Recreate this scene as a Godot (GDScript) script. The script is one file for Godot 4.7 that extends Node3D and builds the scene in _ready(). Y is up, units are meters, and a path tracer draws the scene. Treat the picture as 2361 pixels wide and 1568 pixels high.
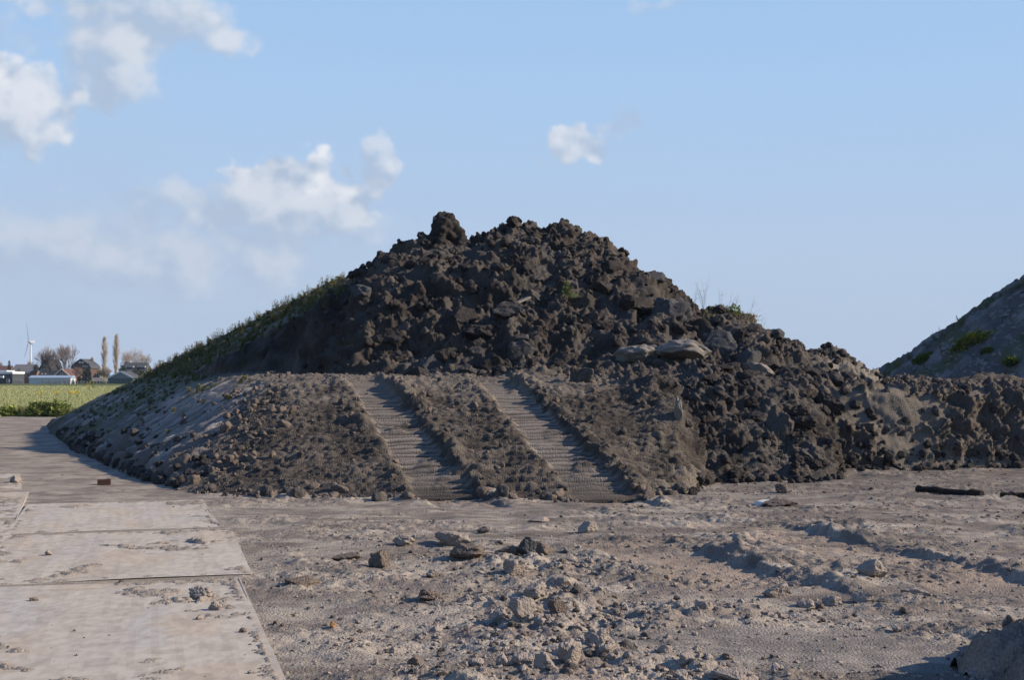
extends Node3D
# A spoil heap of dark clay on a dry building yard under a low winter sun; a Dutch village beyond the field.
# x to the right, y up, z towards the viewer; "d" below is the distance into the scene (z = -d).

const EYE := 1.65
const FOCAL := 2904.0            # focal length in the units of a 2360 x 1569.5 picture
const HORIZON := 873.0
const EXPOSURE := 1.7            # the picture is exposed for the dark soil
var pitch := atan((HORIZON - 784.75) / FOCAL)
var rng := RandomNumberGenerator.new()
var taken := {}

# ---------------------------------------------------------------- mesh building
class Shape:
	var v := PackedVector3Array()
	var c := PackedColorArray()
	var tint := Color(1, 1, 1)
	func tri(a: Vector3, b: Vector3, d: Vector3) -> void:
		v.push_back(a); v.push_back(b); v.push_back(d)
		c.push_back(tint); c.push_back(tint); c.push_back(tint)
	func quad(a: Vector3, b: Vector3, d: Vector3, e: Vector3, out: Vector3) -> void:
		if (d - a).cross(b - a).dot(out) >= 0.0:
			tri(a, b, d); tri(a, d, e)
		else:
			tri(a, d, b); tri(a, e, d)
	func tri_out(a: Vector3, b: Vector3, d: Vector3, out: Vector3) -> void:
		if (d - a).cross(b - a).dot(out) >= 0.0:
			tri(a, b, d)
		else:
			tri(a, d, b)
	func box(at: Vector3, size: Vector3, turn := Basis.IDENTITY) -> void:
		var h := size * 0.5
		for axis in 3:
			for s in [-1.0, 1.0]:
				var n := Vector3.ZERO; n[axis] = s
				var p := Vector3.ZERO; p[(axis + 1) % 3] = 1
				var q := Vector3.ZERO; q[(axis + 2) % 3] = 1
				quad(at + turn * ((n - p - q) * h), at + turn * ((n + p - q) * h), at + turn * ((n + p + q) * h), at + turn * ((n - p + q) * h), turn * n)
	func tube(a: Vector3, b: Vector3, ra: float, rb: float, sides := 3, caps := false) -> void:
		var along := (b - a).normalized()
		var side := along.cross(Vector3(0.31, 0.11, 0.94)).normalized()
		if side.length() < 0.1:
			side = Vector3.RIGHT
		var up := along.cross(side)
		for k in sides:
			var t0 := TAU * k / sides
			var t1 := TAU * (k + 1) / sides
			var n0 := side * cos(t0) + up * sin(t0)
			var n1 := side * cos(t1) + up * sin(t1)
			quad(a + n0 * ra, a + n1 * ra, b + n1 * rb, b + n0 * rb, n0 + n1)
			if caps:
				tri_out(a, a + n0 * ra, a + n1 * ra, -along)
				tri_out(b, b + n0 * rb, b + n1 * rb, along)
	func leaf(at: Vector3, along: Vector3, across: Vector3) -> void:
		var m := at + along * 0.45
		tri(at, m + across, at + along)
		tri(at, at + along, m - across)
	func mesh(m: Material) -> ArrayMesh:
		var n := PackedVector3Array(); n.resize(v.size())
		for i in range(0, v.size(), 3):
			var w := (v[i + 2] - v[i]).cross(v[i + 1] - v[i]).normalized()
			n[i] = w; n[i + 1] = w; n[i + 2] = w
		var a := []; a.resize(Mesh.ARRAY_MAX)
		a[Mesh.ARRAY_VERTEX] = v; a[Mesh.ARRAY_NORMAL] = n; a[Mesh.ARRAY_COLOR] = c
		var am := ArrayMesh.new()
		am.add_surface_from_arrays(Mesh.PRIMITIVE_TRIANGLES, a)
		am.surface_set_material(0, m)
		return am

func numbered(called: String) -> String:
	if not taken.has(called):
		taken[called] = 0
		return called
	taken[called] += 1
	return "%s_%03d" % [called, taken[called]]

func tag(o: Node, label: String, category: String, group := "", kind := "") -> Node:
	if label: o.set_meta("label", label)
	if category: o.set_meta("category", category)
	if group: o.set_meta("group", group)
	if kind: o.set_meta("kind", kind)
	return o

func thing(called: String, label: String, category: String, at := Vector3.ZERO, turn := 0.0, group := "") -> Node3D:
	var o := Node3D.new()
	o.name = numbered(called)
	add_child(o)
	o.position = at; o.rotation.y = turn
	tag(o, label, category, group)
	return o

func part(called: String, mesh: Mesh, parent: Node = self) -> MeshInstance3D:
	var o := MeshInstance3D.new()
	o.name = numbered(called) if parent == self else called
	o.mesh = mesh
	parent.add_child(o, true)
	return o

func scatter(called: String, mesh: Mesh, places: Array, tints: Array, parent: Node = self) -> MultiMeshInstance3D:
	var mm := MultiMesh.new()
	mm.transform_format = MultiMesh.TRANSFORM_3D
	mm.use_colors = tints.size() > 0
	mm.mesh = mesh
	mm.instance_count = places.size()
	for i in places.size():
		mm.set_instance_transform(i, places[i])
		if tints.size():
			mm.set_instance_color(i, tints[i])
	var o := MultiMeshInstance3D.new()
	o.name = numbered(called) if parent == self else called
	o.multimesh = mm
	o.set_meta("kind", "stuff")
	parent.add_child(o, true)
	return o

# ---------------------------------------------------------------- materials
func lin(r: float, g: float, b: float) -> Color:
	return Color(r, g, b).linear_to_srgb()

func noise(freq: float, sd: int, type := FastNoiseLite.TYPE_SIMPLEX_SMOOTH, octaves := 4) -> FastNoiseLite:
	var n := FastNoiseLite.new()
	n.noise_type = type
	n.seed = sd
	n.frequency = freq
	n.fractal_type = FastNoiseLite.FRACTAL_FBM if octaves > 1 else FastNoiseLite.FRACTAL_NONE
	n.fractal_octaves = octaves
	return n

func cells(freq: float, sd: int, octaves := 1) -> FastNoiseLite:
	var n := noise(freq, sd, FastNoiseLite.TYPE_CELLULAR, octaves)
	n.cellular_return_type = FastNoiseLite.RETURN_DISTANCE
	n.cellular_distance_function = FastNoiseLite.DISTANCE_EUCLIDEAN_SQUARED
	n.cellular_jitter = 1.0
	return n

func crags(freq: float, sd: int, octaves: int) -> FastNoiseLite:   # lumps of lumps, pulled about so that no two are alike
	var n := cells(freq, sd, octaves)
	n.fractal_gain = 0.55
	n.domain_warp_enabled = true
	n.domain_warp_type = FastNoiseLite.DOMAIN_WARP_SIMPLEX
	n.domain_warp_amplitude = 0.28 / freq
	n.domain_warp_frequency = freq * 1.3
	n.domain_warp_fractal_type = FastNoiseLite.DOMAIN_WARP_FRACTAL_PROGRESSIVE
	n.domain_warp_fractal_octaves = 2
	return n

func noise_map(n: FastNoiseLite, low: Color, high: Color, size := 512, a := 0.0, b := 1.0) -> NoiseTexture2D:
	var t := NoiseTexture2D.new()
	t.width = size; t.height = size
	t.seamless = true
	t.noise = n
	var g := Gradient.new()
	g.offsets = PackedFloat32Array([a, b])
	g.colors = PackedColorArray([low, high])
	t.color_ramp = g
	return t

var fine_mottle: NoiseTexture2D
var soil_relief: NoiseTexture2D
var grit_relief: NoiseTexture2D

func plain(c: Color, rough := 0.9, tinted := false) -> StandardMaterial3D:
	var m := StandardMaterial3D.new()
	m.albedo_color = c
	m.roughness = rough
	m.metallic_specular = 0.25
	m.vertex_color_use_as_albedo = tinted
	return m

func soil(c: Color, tinted: bool, relief: Texture2D, deep: float, tile: float, rough := 1.0, world := true) -> StandardMaterial3D:
	var m := plain(c, rough, tinted)
	m.metallic_specular = 0.12
	m.albedo_texture = fine_mottle
	m.uv1_triplanar = true
	m.uv1_world_triplanar = world
	m.uv1_scale = Vector3.ONE / tile
	m.heightmap_enabled = true
	m.heightmap_texture = relief
	m.heightmap_scale = deep
	return m

# ---------------------------------------------------------------- where things are
func ray(vx: float, vy: float) -> Vector3:
	return Vector3((vx - 1180.0) / FOCAL, -(vy - 784.75) / FOCAL, -1).rotated(Vector3.RIGHT, pitch)

func at_depth(vx: float, vy: float, d: float) -> Vector3:
	var r := ray(vx, vy)
	return Vector3(0, EYE, 0) + r * (d / -r.z)

func hit(vx: float, vy: float, from := 5.0) -> Vector3:
	var r := ray(vx, vy); r /= -r.z
	var d := from
	while d < 60.0:
		var p := Vector3(0, EYE, 0) + r * d
		if p.y <= maxf(0.0, heap_h(p.x, d)):
			return p
		d += 0.04
	return Vector3(0, EYE, 0) + r * 60.0

func on_face(vx: float, vy: float, from := 16.0) -> Vector3:   # the same on the lumpy surface
	var p := hit(vx, vy, from)
	return heap_point(p.x, -p.z)

func table(t: Array, x: float) -> float:
	var n := t.size()
	if x <= t[0]: return t[1]
	for i in range(2, n, 2):
		if x <= t[i]:
			return lerpf(t[i - 1], t[i + 1], (x - t[i - 2]) / (t[i] - t[i - 2]))
	return t[n - 1]

# ---------------------------------------------------------------- the heap's overall form
const STEP := 0.05
const X0 := -20.0
var foot_t := PackedFloat32Array(); var run_t := PackedFloat32Array(); var cap_t := PackedFloat32Array()
var base_t := PackedFloat32Array(); var crest_t := PackedFloat32Array(); var top_t := PackedFloat32Array(); var left_t := PackedFloat32Array()

func fill(t: Array, from: float, to: float) -> PackedFloat32Array:
	var out := PackedFloat32Array()
	var x := from
	while x <= to:
		var s := 0.0
		for k in 5: s += table(t, x + (k - 2) * 0.1)
		out.push_back(s / 5.0)
		x += STEP
	return out

func look(t: PackedFloat32Array, x: float, from: float) -> float:
	var f := clampf((x - from) / STEP, 0.0, t.size() - 1.001)
	var i := int(f)
	return lerpf(t[i], t[i + 1], f - i)

func make_tables() -> void:
	foot_t = fill([-20.0, 18.4, -4.9, 18.4, -3.8, 17.75, -1.5, 17.25, 1.58, 17.0, 2.6, 18.0, 3.0, 19.9, 5.3, 20.6, 5.75, 22.6, 9.5, 23.2, 16.0, 23.6], X0, 18.0)
	run_t = fill([-4.9, 5.0, -1.0, 5.9, 1.8, 5.9, 2.8, 4.0, 3.3, 3.2, 5.2, 2.9, 5.9, 1.0, 7.0, 0.75, 16.0, 0.75], X0, 18.0)
	cap_t = fill([-6.0, 1.68, 4.0, 1.64, 5.6, 1.48, 8.0, 1.42, 16.0, 1.38], X0, 18.0)
	base_t = fill([-14.0, 31.0, -8.5, 30.8, -5.4, 29.8, -4.3, 27.4, -3.2, 25.3, 0.0, 24.4, 4.0, 24.6, 6.0, 25.2, 8.5, 26.4, 12.0, 28.0], X0, 18.0)
	crest_t = fill([-14.0, 32.6, -5.2, 31.4, -4.2, 31.0, -3.2, 30.6, 1.6, 30.6, 3.0, 29.6, 5.0, 28.6, 9.0, 28.4, 14.0, 30.0], X0, 18.0)
	top_t = fill([-20.0, 6.2, -4.75, 6.2, -3.9, 4.55, -2.9, 4.85, -2.0, 4.95, -0.9, 5.05, -0.3, 5.3, 0.5, 5.32, 0.9, 5.2, 1.4, 5.35, 1.8, 5.18, 2.5, 4.72, 3.4, 3.55, 4.1, 3.1, 5.0, 3.0, 5.6, 2.45, 6.3, 2.38, 7.3, 2.28, 8.0, 1.62, 8.4, 1.3, 16.0, 1.2], X0, 18.0)
	left_t = fill([14.0, -4.1, 18.6, -4.95, 20.4, -6.0, 27.9, -9.6, 37.7, -13.8, 46.0, -17.0], 14.0, 50.0)

func heap_h(x: float, d: float) -> float:
	if d < 16.5 or d > 50.0 or x > 17.0: return 0.0
	var dl := (x - look(left_t, d, 14.0)) * 0.905
	if dl <= 0.0: return 0.0
	var ff := look(foot_t, x, X0)
	if d <= ff: return 0.0
	var cap := look(cap_t, x, X0)
	var front := (d - ff) / look(run_t, x, X0)
	var left := dl * 0.66
	var low := cap * (front if front < 0.9 else 0.9 + 0.1 * (1.0 - exp(-(front - 0.9) * 7.0)))
	var edge := minf(left, 9.0)
	low = minf(low, edge) - 0.12 * exp(-absf(low - edge) * 6.0) * clampf(low * 3.0, 0.0, 1.0)
	low = minf(low, (38.0 - d) * 0.5) if x > 5.0 else minf(low, (44.0 - d) * 0.5)
	var b := look(base_t, x, X0)
	if d <= b: return maxf(low, 0.0)
	var cr := look(crest_t, x, X0)
	var tp := look(top_t, x, X0)
	var foot := minf(1.6, cap - 0.04)
	var t := (d - b) / (cr - b)
	var up := tp - 0.0
	if t < 1.0:
		up = foot + (tp - foot) * (1.0 - pow(1.0 - t, 1.22))
	else:
		up = tp - (d - cr) * 0.6
	if x < -4.6:
		up = minf(up, 1.6 + (d - b) * (1.5 + 0.35 * n_streak.get_noise_2d(x * 1.2, 3.0)))
	if x < -4.0:
		up = minf(up, 5.2 - (d - 33.5) * 0.5)
	up = minf(up, left * 0.96)
	return maxf(maxf(low, up), 0.0)

# tracks pressed by a crawler: [x at d0, d0, drift of x per metre nearer, half width, from d, to d]
var tracks := [[-0.84, 17.2, 0.32, 0.46, 16.4, 23.4], [1.20, 17.3, 0.265, 0.46, 16.4, 23.2], [1.55, 11.2, 0.3, 0.55, 9.9, 12.8], [3.35, 11.4, 0.3, 0.55, 9.6, 14.0]]
var n_lump: FastNoiseLite; var n_clod: FastNoiseLite; var n_crumb: FastNoiseLite; var n_fbm: FastNoiseLite; var n_wide: FastNoiseLite; var n_streak: FastNoiseLite; var n_grain: FastNoiseLite; var n_patch: FastNoiseLite; var n_facet: FastNoiseLite; var n_mass: FastNoiseLite
var out_color := Color.WHITE
var out_zone := 0

func make_noises() -> void:
	n_lump = crags(0.85, 11, 3)
	n_clod = crags(2.4, 12, 2)
	n_crumb = crags(6.5, 13, 2)
	n_grain = cells(15.0, 14)
	n_fbm = noise(0.9, 15, FastNoiseLite.TYPE_SIMPLEX_SMOOTH, 5)
	n_wide = noise(0.16, 16, FastNoiseLite.TYPE_SIMPLEX_SMOOTH, 3)
	n_streak = noise(1.0, 17, FastNoiseLite.TYPE_SIMPLEX_SMOOTH, 3)
	n_patch = noise(0.55, 18, FastNoiseLite.TYPE_SIMPLEX_SMOOTH, 4)
	n_mass = noise(0.3, 20, FastNoiseLite.TYPE_SIMPLEX_SMOOTH, 2)
	n_facet = noise(1.7, 19, FastNoiseLite.TYPE_SIMPLEX, 3)

# depth of a track at a place: (height change, 1 inside the tread, berm 0..1)
func track_at(x: float, d: float) -> Vector3:
	var dh := 0.0; var inside := 0.0; var berm := 0.0
	for t in tracks:
		if d < t[4] - 0.6 or d > t[5] + 0.6: continue
		var fade := clampf((d - t[4] + 0.5) / 0.7, 0.0, 1.0) * clampf((t[5] + 0.5 - d) / 0.8, 0.0, 1.0)
		var off: float = x - (t[0] + t[2] * (t[1] - d)) + 0.06 * n_streak.get_noise_2d(d * 1.3, t[0] * 9.0) + 0.07 * n_fbm.get_noise_2d(x * 3.0, d * 3.0)
		var e: float = absf(off) - t[3] + clampf((d - 17.5) * 0.018, 0.0, 0.11)
		if e > 0.55: continue
		if e < 0.0:
			inside = maxf(inside, fade * clampf(-e / 0.08, 0.0, 1.0) * clampf(1.15 + 1.6 * n_patch.get_noise_2d(x * 1.6 + 5.0, d * 1.3), 0.25, 1.0))
		else:
			var big := 0.7 + 1.1 * n_fbm.get_noise_2d(x * 1.2 + 31.0, d * 1.2)
			var w := 0.2 if off > 0.0 else 0.18
			berm = maxf(berm, fade * big * exp(-pow((e - 0.12) / w, 2.0)) * (1.0 if off > 0.0 else 0.35))
	dh = -0.045 * inside + 0.085 * berm
	return Vector3(dh, inside, berm)

func mixc(a: Color, b: Color, t: float) -> Color:
	return a.lerp(b, clampf(t, 0.0, 1.0))

const CLAY := Color(0.060, 0.053, 0.048)
const CLAY_DRY := Color(0.130, 0.114, 0.101)
const RAMP := Color(0.140, 0.121, 0.103)
const RAMP_DRY := Color(0.315, 0.275, 0.236)
const SAND := Color(0.185, 0.163, 0.137)
const CRUST := Color(0.365, 0.325, 0.272)
const DAMP := Color(0.150, 0.130, 0.112)

# a point of the heap's surface with its lumps; sets out_color and out_zone
func heap_point(x: float, d: float) -> Vector3:
	var h := heap_h(x, d)
	var e := 0.12
	var gx := (heap_h(x + e, d) - heap_h(x - e, d)) / (2.0 * e)
	var gd := (heap_h(x, d + e) - heap_h(x, d - e)) / (2.0 * e)
	var n := Vector3(-gx, 1.0, gd).normalized()
	var p := Vector3(x, h, -d)
	var b := look(base_t, x, X0)
	var dl := (x - look(left_t, d, 14.0)) * 0.905
	var wide := n_wide.get_noise_3dv(p)
	var f := n_fbm.get_noise_3dv(p)
	# how much each kind of ground is present
	var upper := clampf((d - b + 0.5 + f * 0.8) / 0.8, 0.0, 1.0)
	var natural := 0.0
	if x < -3.6:
		natural = clampf((h - (dl * 0.66 * 0.96) + 0.09) / 0.07, 0.0, 1.0) * clampf((-3.9 - x + f) / 0.6, 0.0, 1.0)
	var flank := 0.0
	if dl < 2.9 and d > 18.3:
		var fr := look(cap_t, x, X0) * (d - look(foot_t, x, X0)) / look(run_t, x, X0)
		flank = clampf((2.6 + f * 0.5 - dl) / 0.5, 0.0, 1.0) * clampf((fr - dl * 0.66 + 0.06 + f * 0.35) / 0.14, 0.0, 1.0)
	flank = maxf(flank, natural)
	var bulge := clampf((x - 2.45 - (d - 20.0) * -0.28 + f * 0.5) / 0.5, 0.0, 1.0) * (1.0 - upper)
	if x < 1.2: bulge = 0.0
	var wall := clampf((x - 5.6 + f * 0.5) / 0.5, 0.0, 1.0) * (1.0 - upper)
	bulge *= 1.0 - wall
	upper *= 1.0 - flank
	var ramp := clampf(1.0 - upper - flank - bulge - wall, 0.0, 1.0)
	var near := clampf(h / 0.12, 0.0, 1.0)
	# lumps
	var lump := -0.6 - n_lump.get_noise_3dv(p)
	var clod := -0.6 - n_clod.get_noise_3dv(p)
	var crumb := -0.6 - n_crumb.get_noise_3dv(p)
	var grain := -0.6 - n_grain.get_noise_3dv(p)
	var facet := n_facet.get_noise_3dv(p)
	var smooth_patch := clampf((n_patch.get_noise_3dv(p * 1.25 + Vector3(40, 7, 3)) - 0.07) / 0.10, 0.0, 1.0)
	var sd := 0.0
	var dry := 0.0
	var col := CLAY
	var disp := 0.0
	if upper > 0.0:
		var sm := smooth_patch * 0.88
		var quiet := 1.0 - 0.65 * clampf((x - 5.7) / 1.2, 0.0, 1.0)
		disp += upper * (n_mass.get_noise_3dv(p) * 0.34 + lump * 0.58 * quiet + clod * 0.30 * (1.0 - sm) * quiet + crumb * 0.20 * (1.0 - sm) + grain * 0.10 * (1.0 - sm * 0.6) + facet * 0.16)
		var scarp := clampf((-4.6 - x) / 0.6, 0.0, 1.0)
		disp -= upper * scarp * (lump * 0.6 + clod * 0.15)
	if bulge > 0.0:
		disp += bulge * (lump * 0.42 + clod * 0.30 * (1.0 - smooth_patch * 0.8) + crumb * 0.20 * (1.0 - smooth_patch * 0.85) + grain * 0.10 + facet * 0.14)
	var sand := 0.0
	if wall > 0.0:
		var low_down := clampf(1.25 - h / 1.2, 0.0, 1.0)
		sand = clampf((n_patch.get_noise_3d(p.x * 0.9 + 3.0, p.y * 1.5, p.z) - 0.13 + low_down * 0.2 - clampf((x - 7.2) / 5.0, 0.0, 0.2) + crumb * 0.25 + grain * 0.15) / 0.05, 0.0, 1.0)
		disp += wall * (1.0 - sand * 0.92) * (clod * 0.10 + crumb * 0.22 + grain * 0.13 + facet * 0.10 + n_streak.get_noise_2d(x * 2.4, h * 0.8) * 0.08 + 0.02) + wall * facet * 0.06
	if flank > 0.0:
		var run := n_streak.get_noise_2d((d * 0.92 - x * 0.39) * 2.3, dl * 0.55)
		disp += flank * (run * 0.05 + crumb * 0.06 * (0.5 + clampf(f * 2.0, 0.0, 1.0)) + grain * 0.03 + clod * 0.5 * clampf(0.9 - h, 0.0, 0.6) + facet * 0.03)
	if ramp > 0.0:
		var t := track_at(x, d)
		var stripe := n_streak.get_noise_3d(p.x * 1.1, d * 6.5, 4.0)
		var tread := sin(d * 19.0 + 0.7 * n_streak.get_noise_2d(x * 1.2, d * 1.4) + 1.2 * wide)
		var old := clampf((-1.75 - x + f * 0.4) / 0.4, 0.0, 1.0)
		var out_of := 1.0 - t.y
		var edge_rough := clampf(t.z * 1.6, 0.0, 1.0)
		disp += ramp * (t.x + t.y * ((absf(tread) * 2.0 - 1.0) * 0.019 * clampf(0.75 + 1.6 * n_patch.get_noise_2d(x + 17.0, d * 1.5), 0.1, 1.2) + stripe * 0.025 + grain * 0.008) + out_of * (stripe * 0.075 + crumb * 0.09 + grain * 0.05 + clod * 0.10 * clampf(f * 2.2 + 0.2, 0.0, 1.0)))
		disp += ramp * clampf((x - 1.9) / 0.5, 0.0, 1.0) * (crumb * 0.09 + clod * 0.12 + grain * 0.04)
		disp += ramp * edge_rough * (clod * 0.16 + crumb * 0.06)
		col = mixc(Color(0.072, 0.063, 0.055), RAMP, 0.35 + f * 1.2 + stripe * 1.1)
		col = mixc(col, Color(0.085, 0.072, 0.062), t.y * clampf(0.45 - absf(tread) + stripe * 0.5, 0.0, 0.45))
		col = mixc(col, RAMP_DRY, t.y * clampf(absf(tread) * 1.6 - 0.3, 0.0, 1.0) * (0.75 + stripe * 0.6) * clampf((d - 17.6) / 1.5 + 0.35, 0.0, 1.0))
		col = mixc(col, Color(0.205, 0.178, 0.152), clampf((d - 21.6) / 1.2 + f, 0.0, 0.7) * (1.0 - clampf((x - 2.0) / 1.5, 0.0, 1.0)))
		col = mixc(col, Color(0.215, 0.187, 0.160), clampf(0.6 - (x + 4.75 + f * 0.6) * 1.6, 0.0, 0.6) * clampf(crumb * 3.0 + 0.6, 0.0, 1.0))
		col = mixc(col, SAND, clampf((x - 1.75) / 0.4, 0.0, 1.0) * clampf((0.55 - h + f) / 0.3, 0.0, 0.8))
	else:
		col = CLAY
	if upper + bulge > 0.0:
		var up_col := mixc(CLAY, CLAY_DRY, 0.25 + f * 1.1 + clampf(n.y - 0.75, 0.0, 0.2) * 0.6)
		up_col = mixc(up_col, Color(0.098, 0.090, 0.084), smooth_patch * 0.6)
		col = mixc(col, up_col, upper + bulge)
	if wall > 0.0:
		var wc := mixc(mixc(Color(0.095, 0.08, 0.07), RAMP, 0.55 + f * 0.9), SAND, sand)
		col = mixc(col, wc, wall)
	if upper > 0.2 and x > 5.6:
		col = mixc(col, RAMP, 0.55 * clampf((x - 5.6) / 1.0, 0.0, 1.0))
		col = mixc(col, Color(0.23, 0.205, 0.175), clampf((x - 6.5) / 0.4, 0.0, 1.0) * clampf((2.02 - h + f * 0.25) / 0.1, 0.0, 1.0) * clampf((8.4 - x) / 0.4, 0.0, 1.0))
	if flank > 0.0:
		var fc := mixc(Color(0.19, 0.172, 0.158), Color(0.35, 0.318, 0.288), 0.5 + n_streak.get_noise_2d((d * 0.92 - x * 0.39) * 2.3, dl * 0.55) * 1.7)
		fc = mixc(fc, CLAY_DRY, clampf(0.9 - h * 1.1 + f, 0.0, 0.9))
		fc = mixc(fc, Color(0.10, 0.105, 0.045), clampf((n_patch.get_noise_3dv(p * 1.6) + clampf((d - 25.0) / 14.0, 0.0, 0.3) + clampf(h - 1.1, 0.0, 0.25) - 0.12) / 0.3, 0.0, 0.6) * clampf((d - 22.0) / 8.0, 0.1, 1.0))
		col = mixc(col, fc, flank)
	disp *= near
	out_color = col
	out_zone = 0 if ramp > 0.5 else 1 if flank > 0.5 else 2 if wall > 0.5 else 3
	p += n * disp
	if h <= 0.0: p.y = -0.12
	return p

# ---------------------------------------------------------------- the yard
# steel road plates: [x, d, length, turn, width]
var plates := []

func plate_cover(x: float, d: float) -> float:   # 1 well inside a plate, 0 outside
	var best := 0.0
	for q in plates:
		var dx: float = x - q[0]
		var dz: float = d - q[1]
		var cs := cos(q[3]); var sn := sin(q[3])
		var a := absf(dx * cs + dz * sn)
		var b := absf(-dx * sn + dz * cs)
		var m: float = minf(q[4] * 0.5 - a, q[2] * 0.5 - b)
		if m > best: best = m
	return best

func yard_h(x: float, d: float) -> float:
	var f := n_fbm.get_noise_2d(x, d)
	var f2 := n_fbm.get_noise_2d(x * 3.1 + 50.0, d * 3.1)
	var wide := n_wide.get_noise_2d(x * 1.4, d * 1.4)
	var patch := n_patch.get_noise_2d(x * 0.8 + 9.0, d * 1.3)
	# how coarse the ground is here
	var rough := clampf(0.55 + patch * 1.6, 0.1, 1.0)
	rough *= clampf((x + 2.2 + (d - 9.0) * 0.3) / 0.9, 0.12, 1.0)                    # smooth driven strip beside the plates
	var strip := clampf(1.0 - absf(d - 15.6 + 0.04 * x) / 1.5, 0.0, 1.0) * clampf((1.2 - x) / 1.0, 0.0, 1.0)
	rough *= 1.0 - 0.75 * strip
	var mid := exp(-pow((x - 0.35 + (d - 8.0) * 0.05) / 0.75, 2.0)) * clampf((12.6 - d) / 1.5, 0.0, 1.0)   # band of coarse clods
	rough = minf(1.6, rough + mid * 0.9)
	var wet := wet_at(x, d)
	rough *= 1.0 - (0.78 + 0.2 * clampf(f2 * 3.0, -1.0, 1.0)) * wet
	var clod := -0.6 - n_clod.get_noise_2d(x * 0.9, d * 0.9)
	var crumb := -0.6 - n_crumb.get_noise_2d(x, d)
	var grain := -0.6 - n_grain.get_noise_2d(x, d)
	var h := wide * 0.03 + f * 0.02
	h += rough * (clampf(clod + 0.1, 0.0, 1.0) * 0.09 * clampf(0.2 + f * 2.0 + mid, 0.0, 1.0) + crumb * 0.042 + grain * 0.026 + f2 * 0.012)
	h += n_streak.get_noise_2d(x * 1.0, d * 4.0) * (0.012 + 0.02 * clampf((d - 11.0) / 4.0, 0.0, 1.0) * rough)
	var t := track_at(x, d)
	h += t.x * 0.7 + t.y * sin(d * 33.0) * 0.006 + clampf(t.z, 0.0, 1.0) * (clod * 0.1 + crumb * 0.05)
	var cover := plate_cover(x, d)
	if cover > 0.0:
		var dirt := plate_dirt(x, d, f, f2)
		dirt = maxf(dirt, (1.0 - cover / (0.03 + 0.6 * clampf(patch + f2 * 1.0 + 0.3, 0.0, 1.0))) * 0.85)
		h = lerpf(h, -0.012 + dirt * (0.042 + grain * 0.04 + crumb * 0.03), clampf(cover / 0.05, 0.0, 1.0))
	return h

func plate_dirt(x: float, d: float, f: float, f2: float) -> float:
		var dirt := clampf((n_patch.get_noise_2d(x * 1.3 + 70.0, d * 1.7) - 0.27) / 0.2, 0.0, 1.0) * 0.8
		dirt = maxf(dirt, exp(-(pow((x + 2.25) / 0.38, 2.0) + pow((d - 9.1) / 0.38, 2.0))) * 1.3 * clampf(0.7 + f2 * 2.0, 0.0, 1.3))
		dirt = maxf(dirt, exp(-(pow((x + 3.15) / 0.42, 2.0) + pow((d - 12.45) / 0.3, 2.0))) * 1.2 * clampf(0.7 + f2 * 2.0, 0.0, 1.3))
		dirt = maxf(dirt, clampf((d - 14.8) / 2.0, 0.0, 0.85) * clampf(0.5 + f * 3.0, 0.0, 1.0))
		return dirt

func wet_at(x: float, d: float) -> float:
	var e := n_fbm.get_noise_2d(x * 0.8 + 11.0, d * 2.0) * 0.9
	var w := clampf((1.05 - pow((x - 1.75) / 1.35, 2.0) - pow((d - 7.75) / 0.62, 2.0) + e) / 0.35, 0.0, 1.0)
	w = maxf(w, clampf((1.0 - pow((x - 2.35) / 0.7, 2.0) - pow((d - 7.3) / 0.25, 2.0) + e) / 0.3, 0.0, 1.0))
	return w

func yard_color(x: float, d: float) -> Color:
	var f := n_fbm.get_noise_2d(x * 0.9 + 5.0, d * 1.8)
	var p := n_patch.get_noise_2d(x * 0.6, d * 1.6)
	var g := n_fbm.get_noise_2d(x * 5.0, d * 7.0)
	var c := mixc(Color(0.215, 0.182, 0.158), CRUST, 0.55 + f * 1.6 + g * 1.0)
	c = mixc(c, DAMP, clampf((p - 0.05 + g * 0.3) / 0.3, 0.0, 0.65) * clampf((x + 3.0) / 2.0, 0.12, 1.0))
	if plate_cover(x, d) > 0.0: c = mixc(c, Color(0.30, 0.262, 0.222), 0.7)
	c = mixc(c, Color(0.30, 0.235, 0.185), clampf(track_at(x, d).y * 0.8 - 0.2 + f, 0.0, 0.8))
	c = mixc(c, mixc(Color(0.20, 0.182, 0.165), Color(0.30, 0.27, 0.24), 0.45 + g * 1.6 + f), wet_at(x, d) * 0.8)
	c = mixc(c, DAMP, clampf((7.9 - d) / 0.8, 0.0, 1.0) * clampf((x - 0.9) / 0.8, 0.0, 0.8) * (1.0 - wet_at(x, d)))
	c = mixc(c, DAMP, clampf((d - 16.0) / 5.0, 0.0, 0.5) * clampf((x - 2.0) / 2.0, 0.0, 1.0))
	c = mixc(c, CLAY_DRY, clampf((n_streak.get_noise_2d(x * 0.7 + 3.0, d * 3.0) + g * 0.3 - 0.16) / 0.15, 0.0, 0.6) * clampf((d - 11.0) / 2.0, 0.0, 1.0) * clampf((x + 5.0) / 3.0, 0.25, 1.0))
	return c

func steps(list: Array) -> PackedFloat32Array:   # [from, step, to, step, to, ...]
	var out := PackedFloat32Array()
	var x: float = list[0]
	for i in range(1, list.size(), 2):
		var s: float = list[i]
		var to: float = list[i + 1]
		var n := int(round((to - x) / s))
		for k in n:
			out.push_back(x + (to - x) * k / n)
		x = to
	out.push_back(x)
	return out

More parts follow.
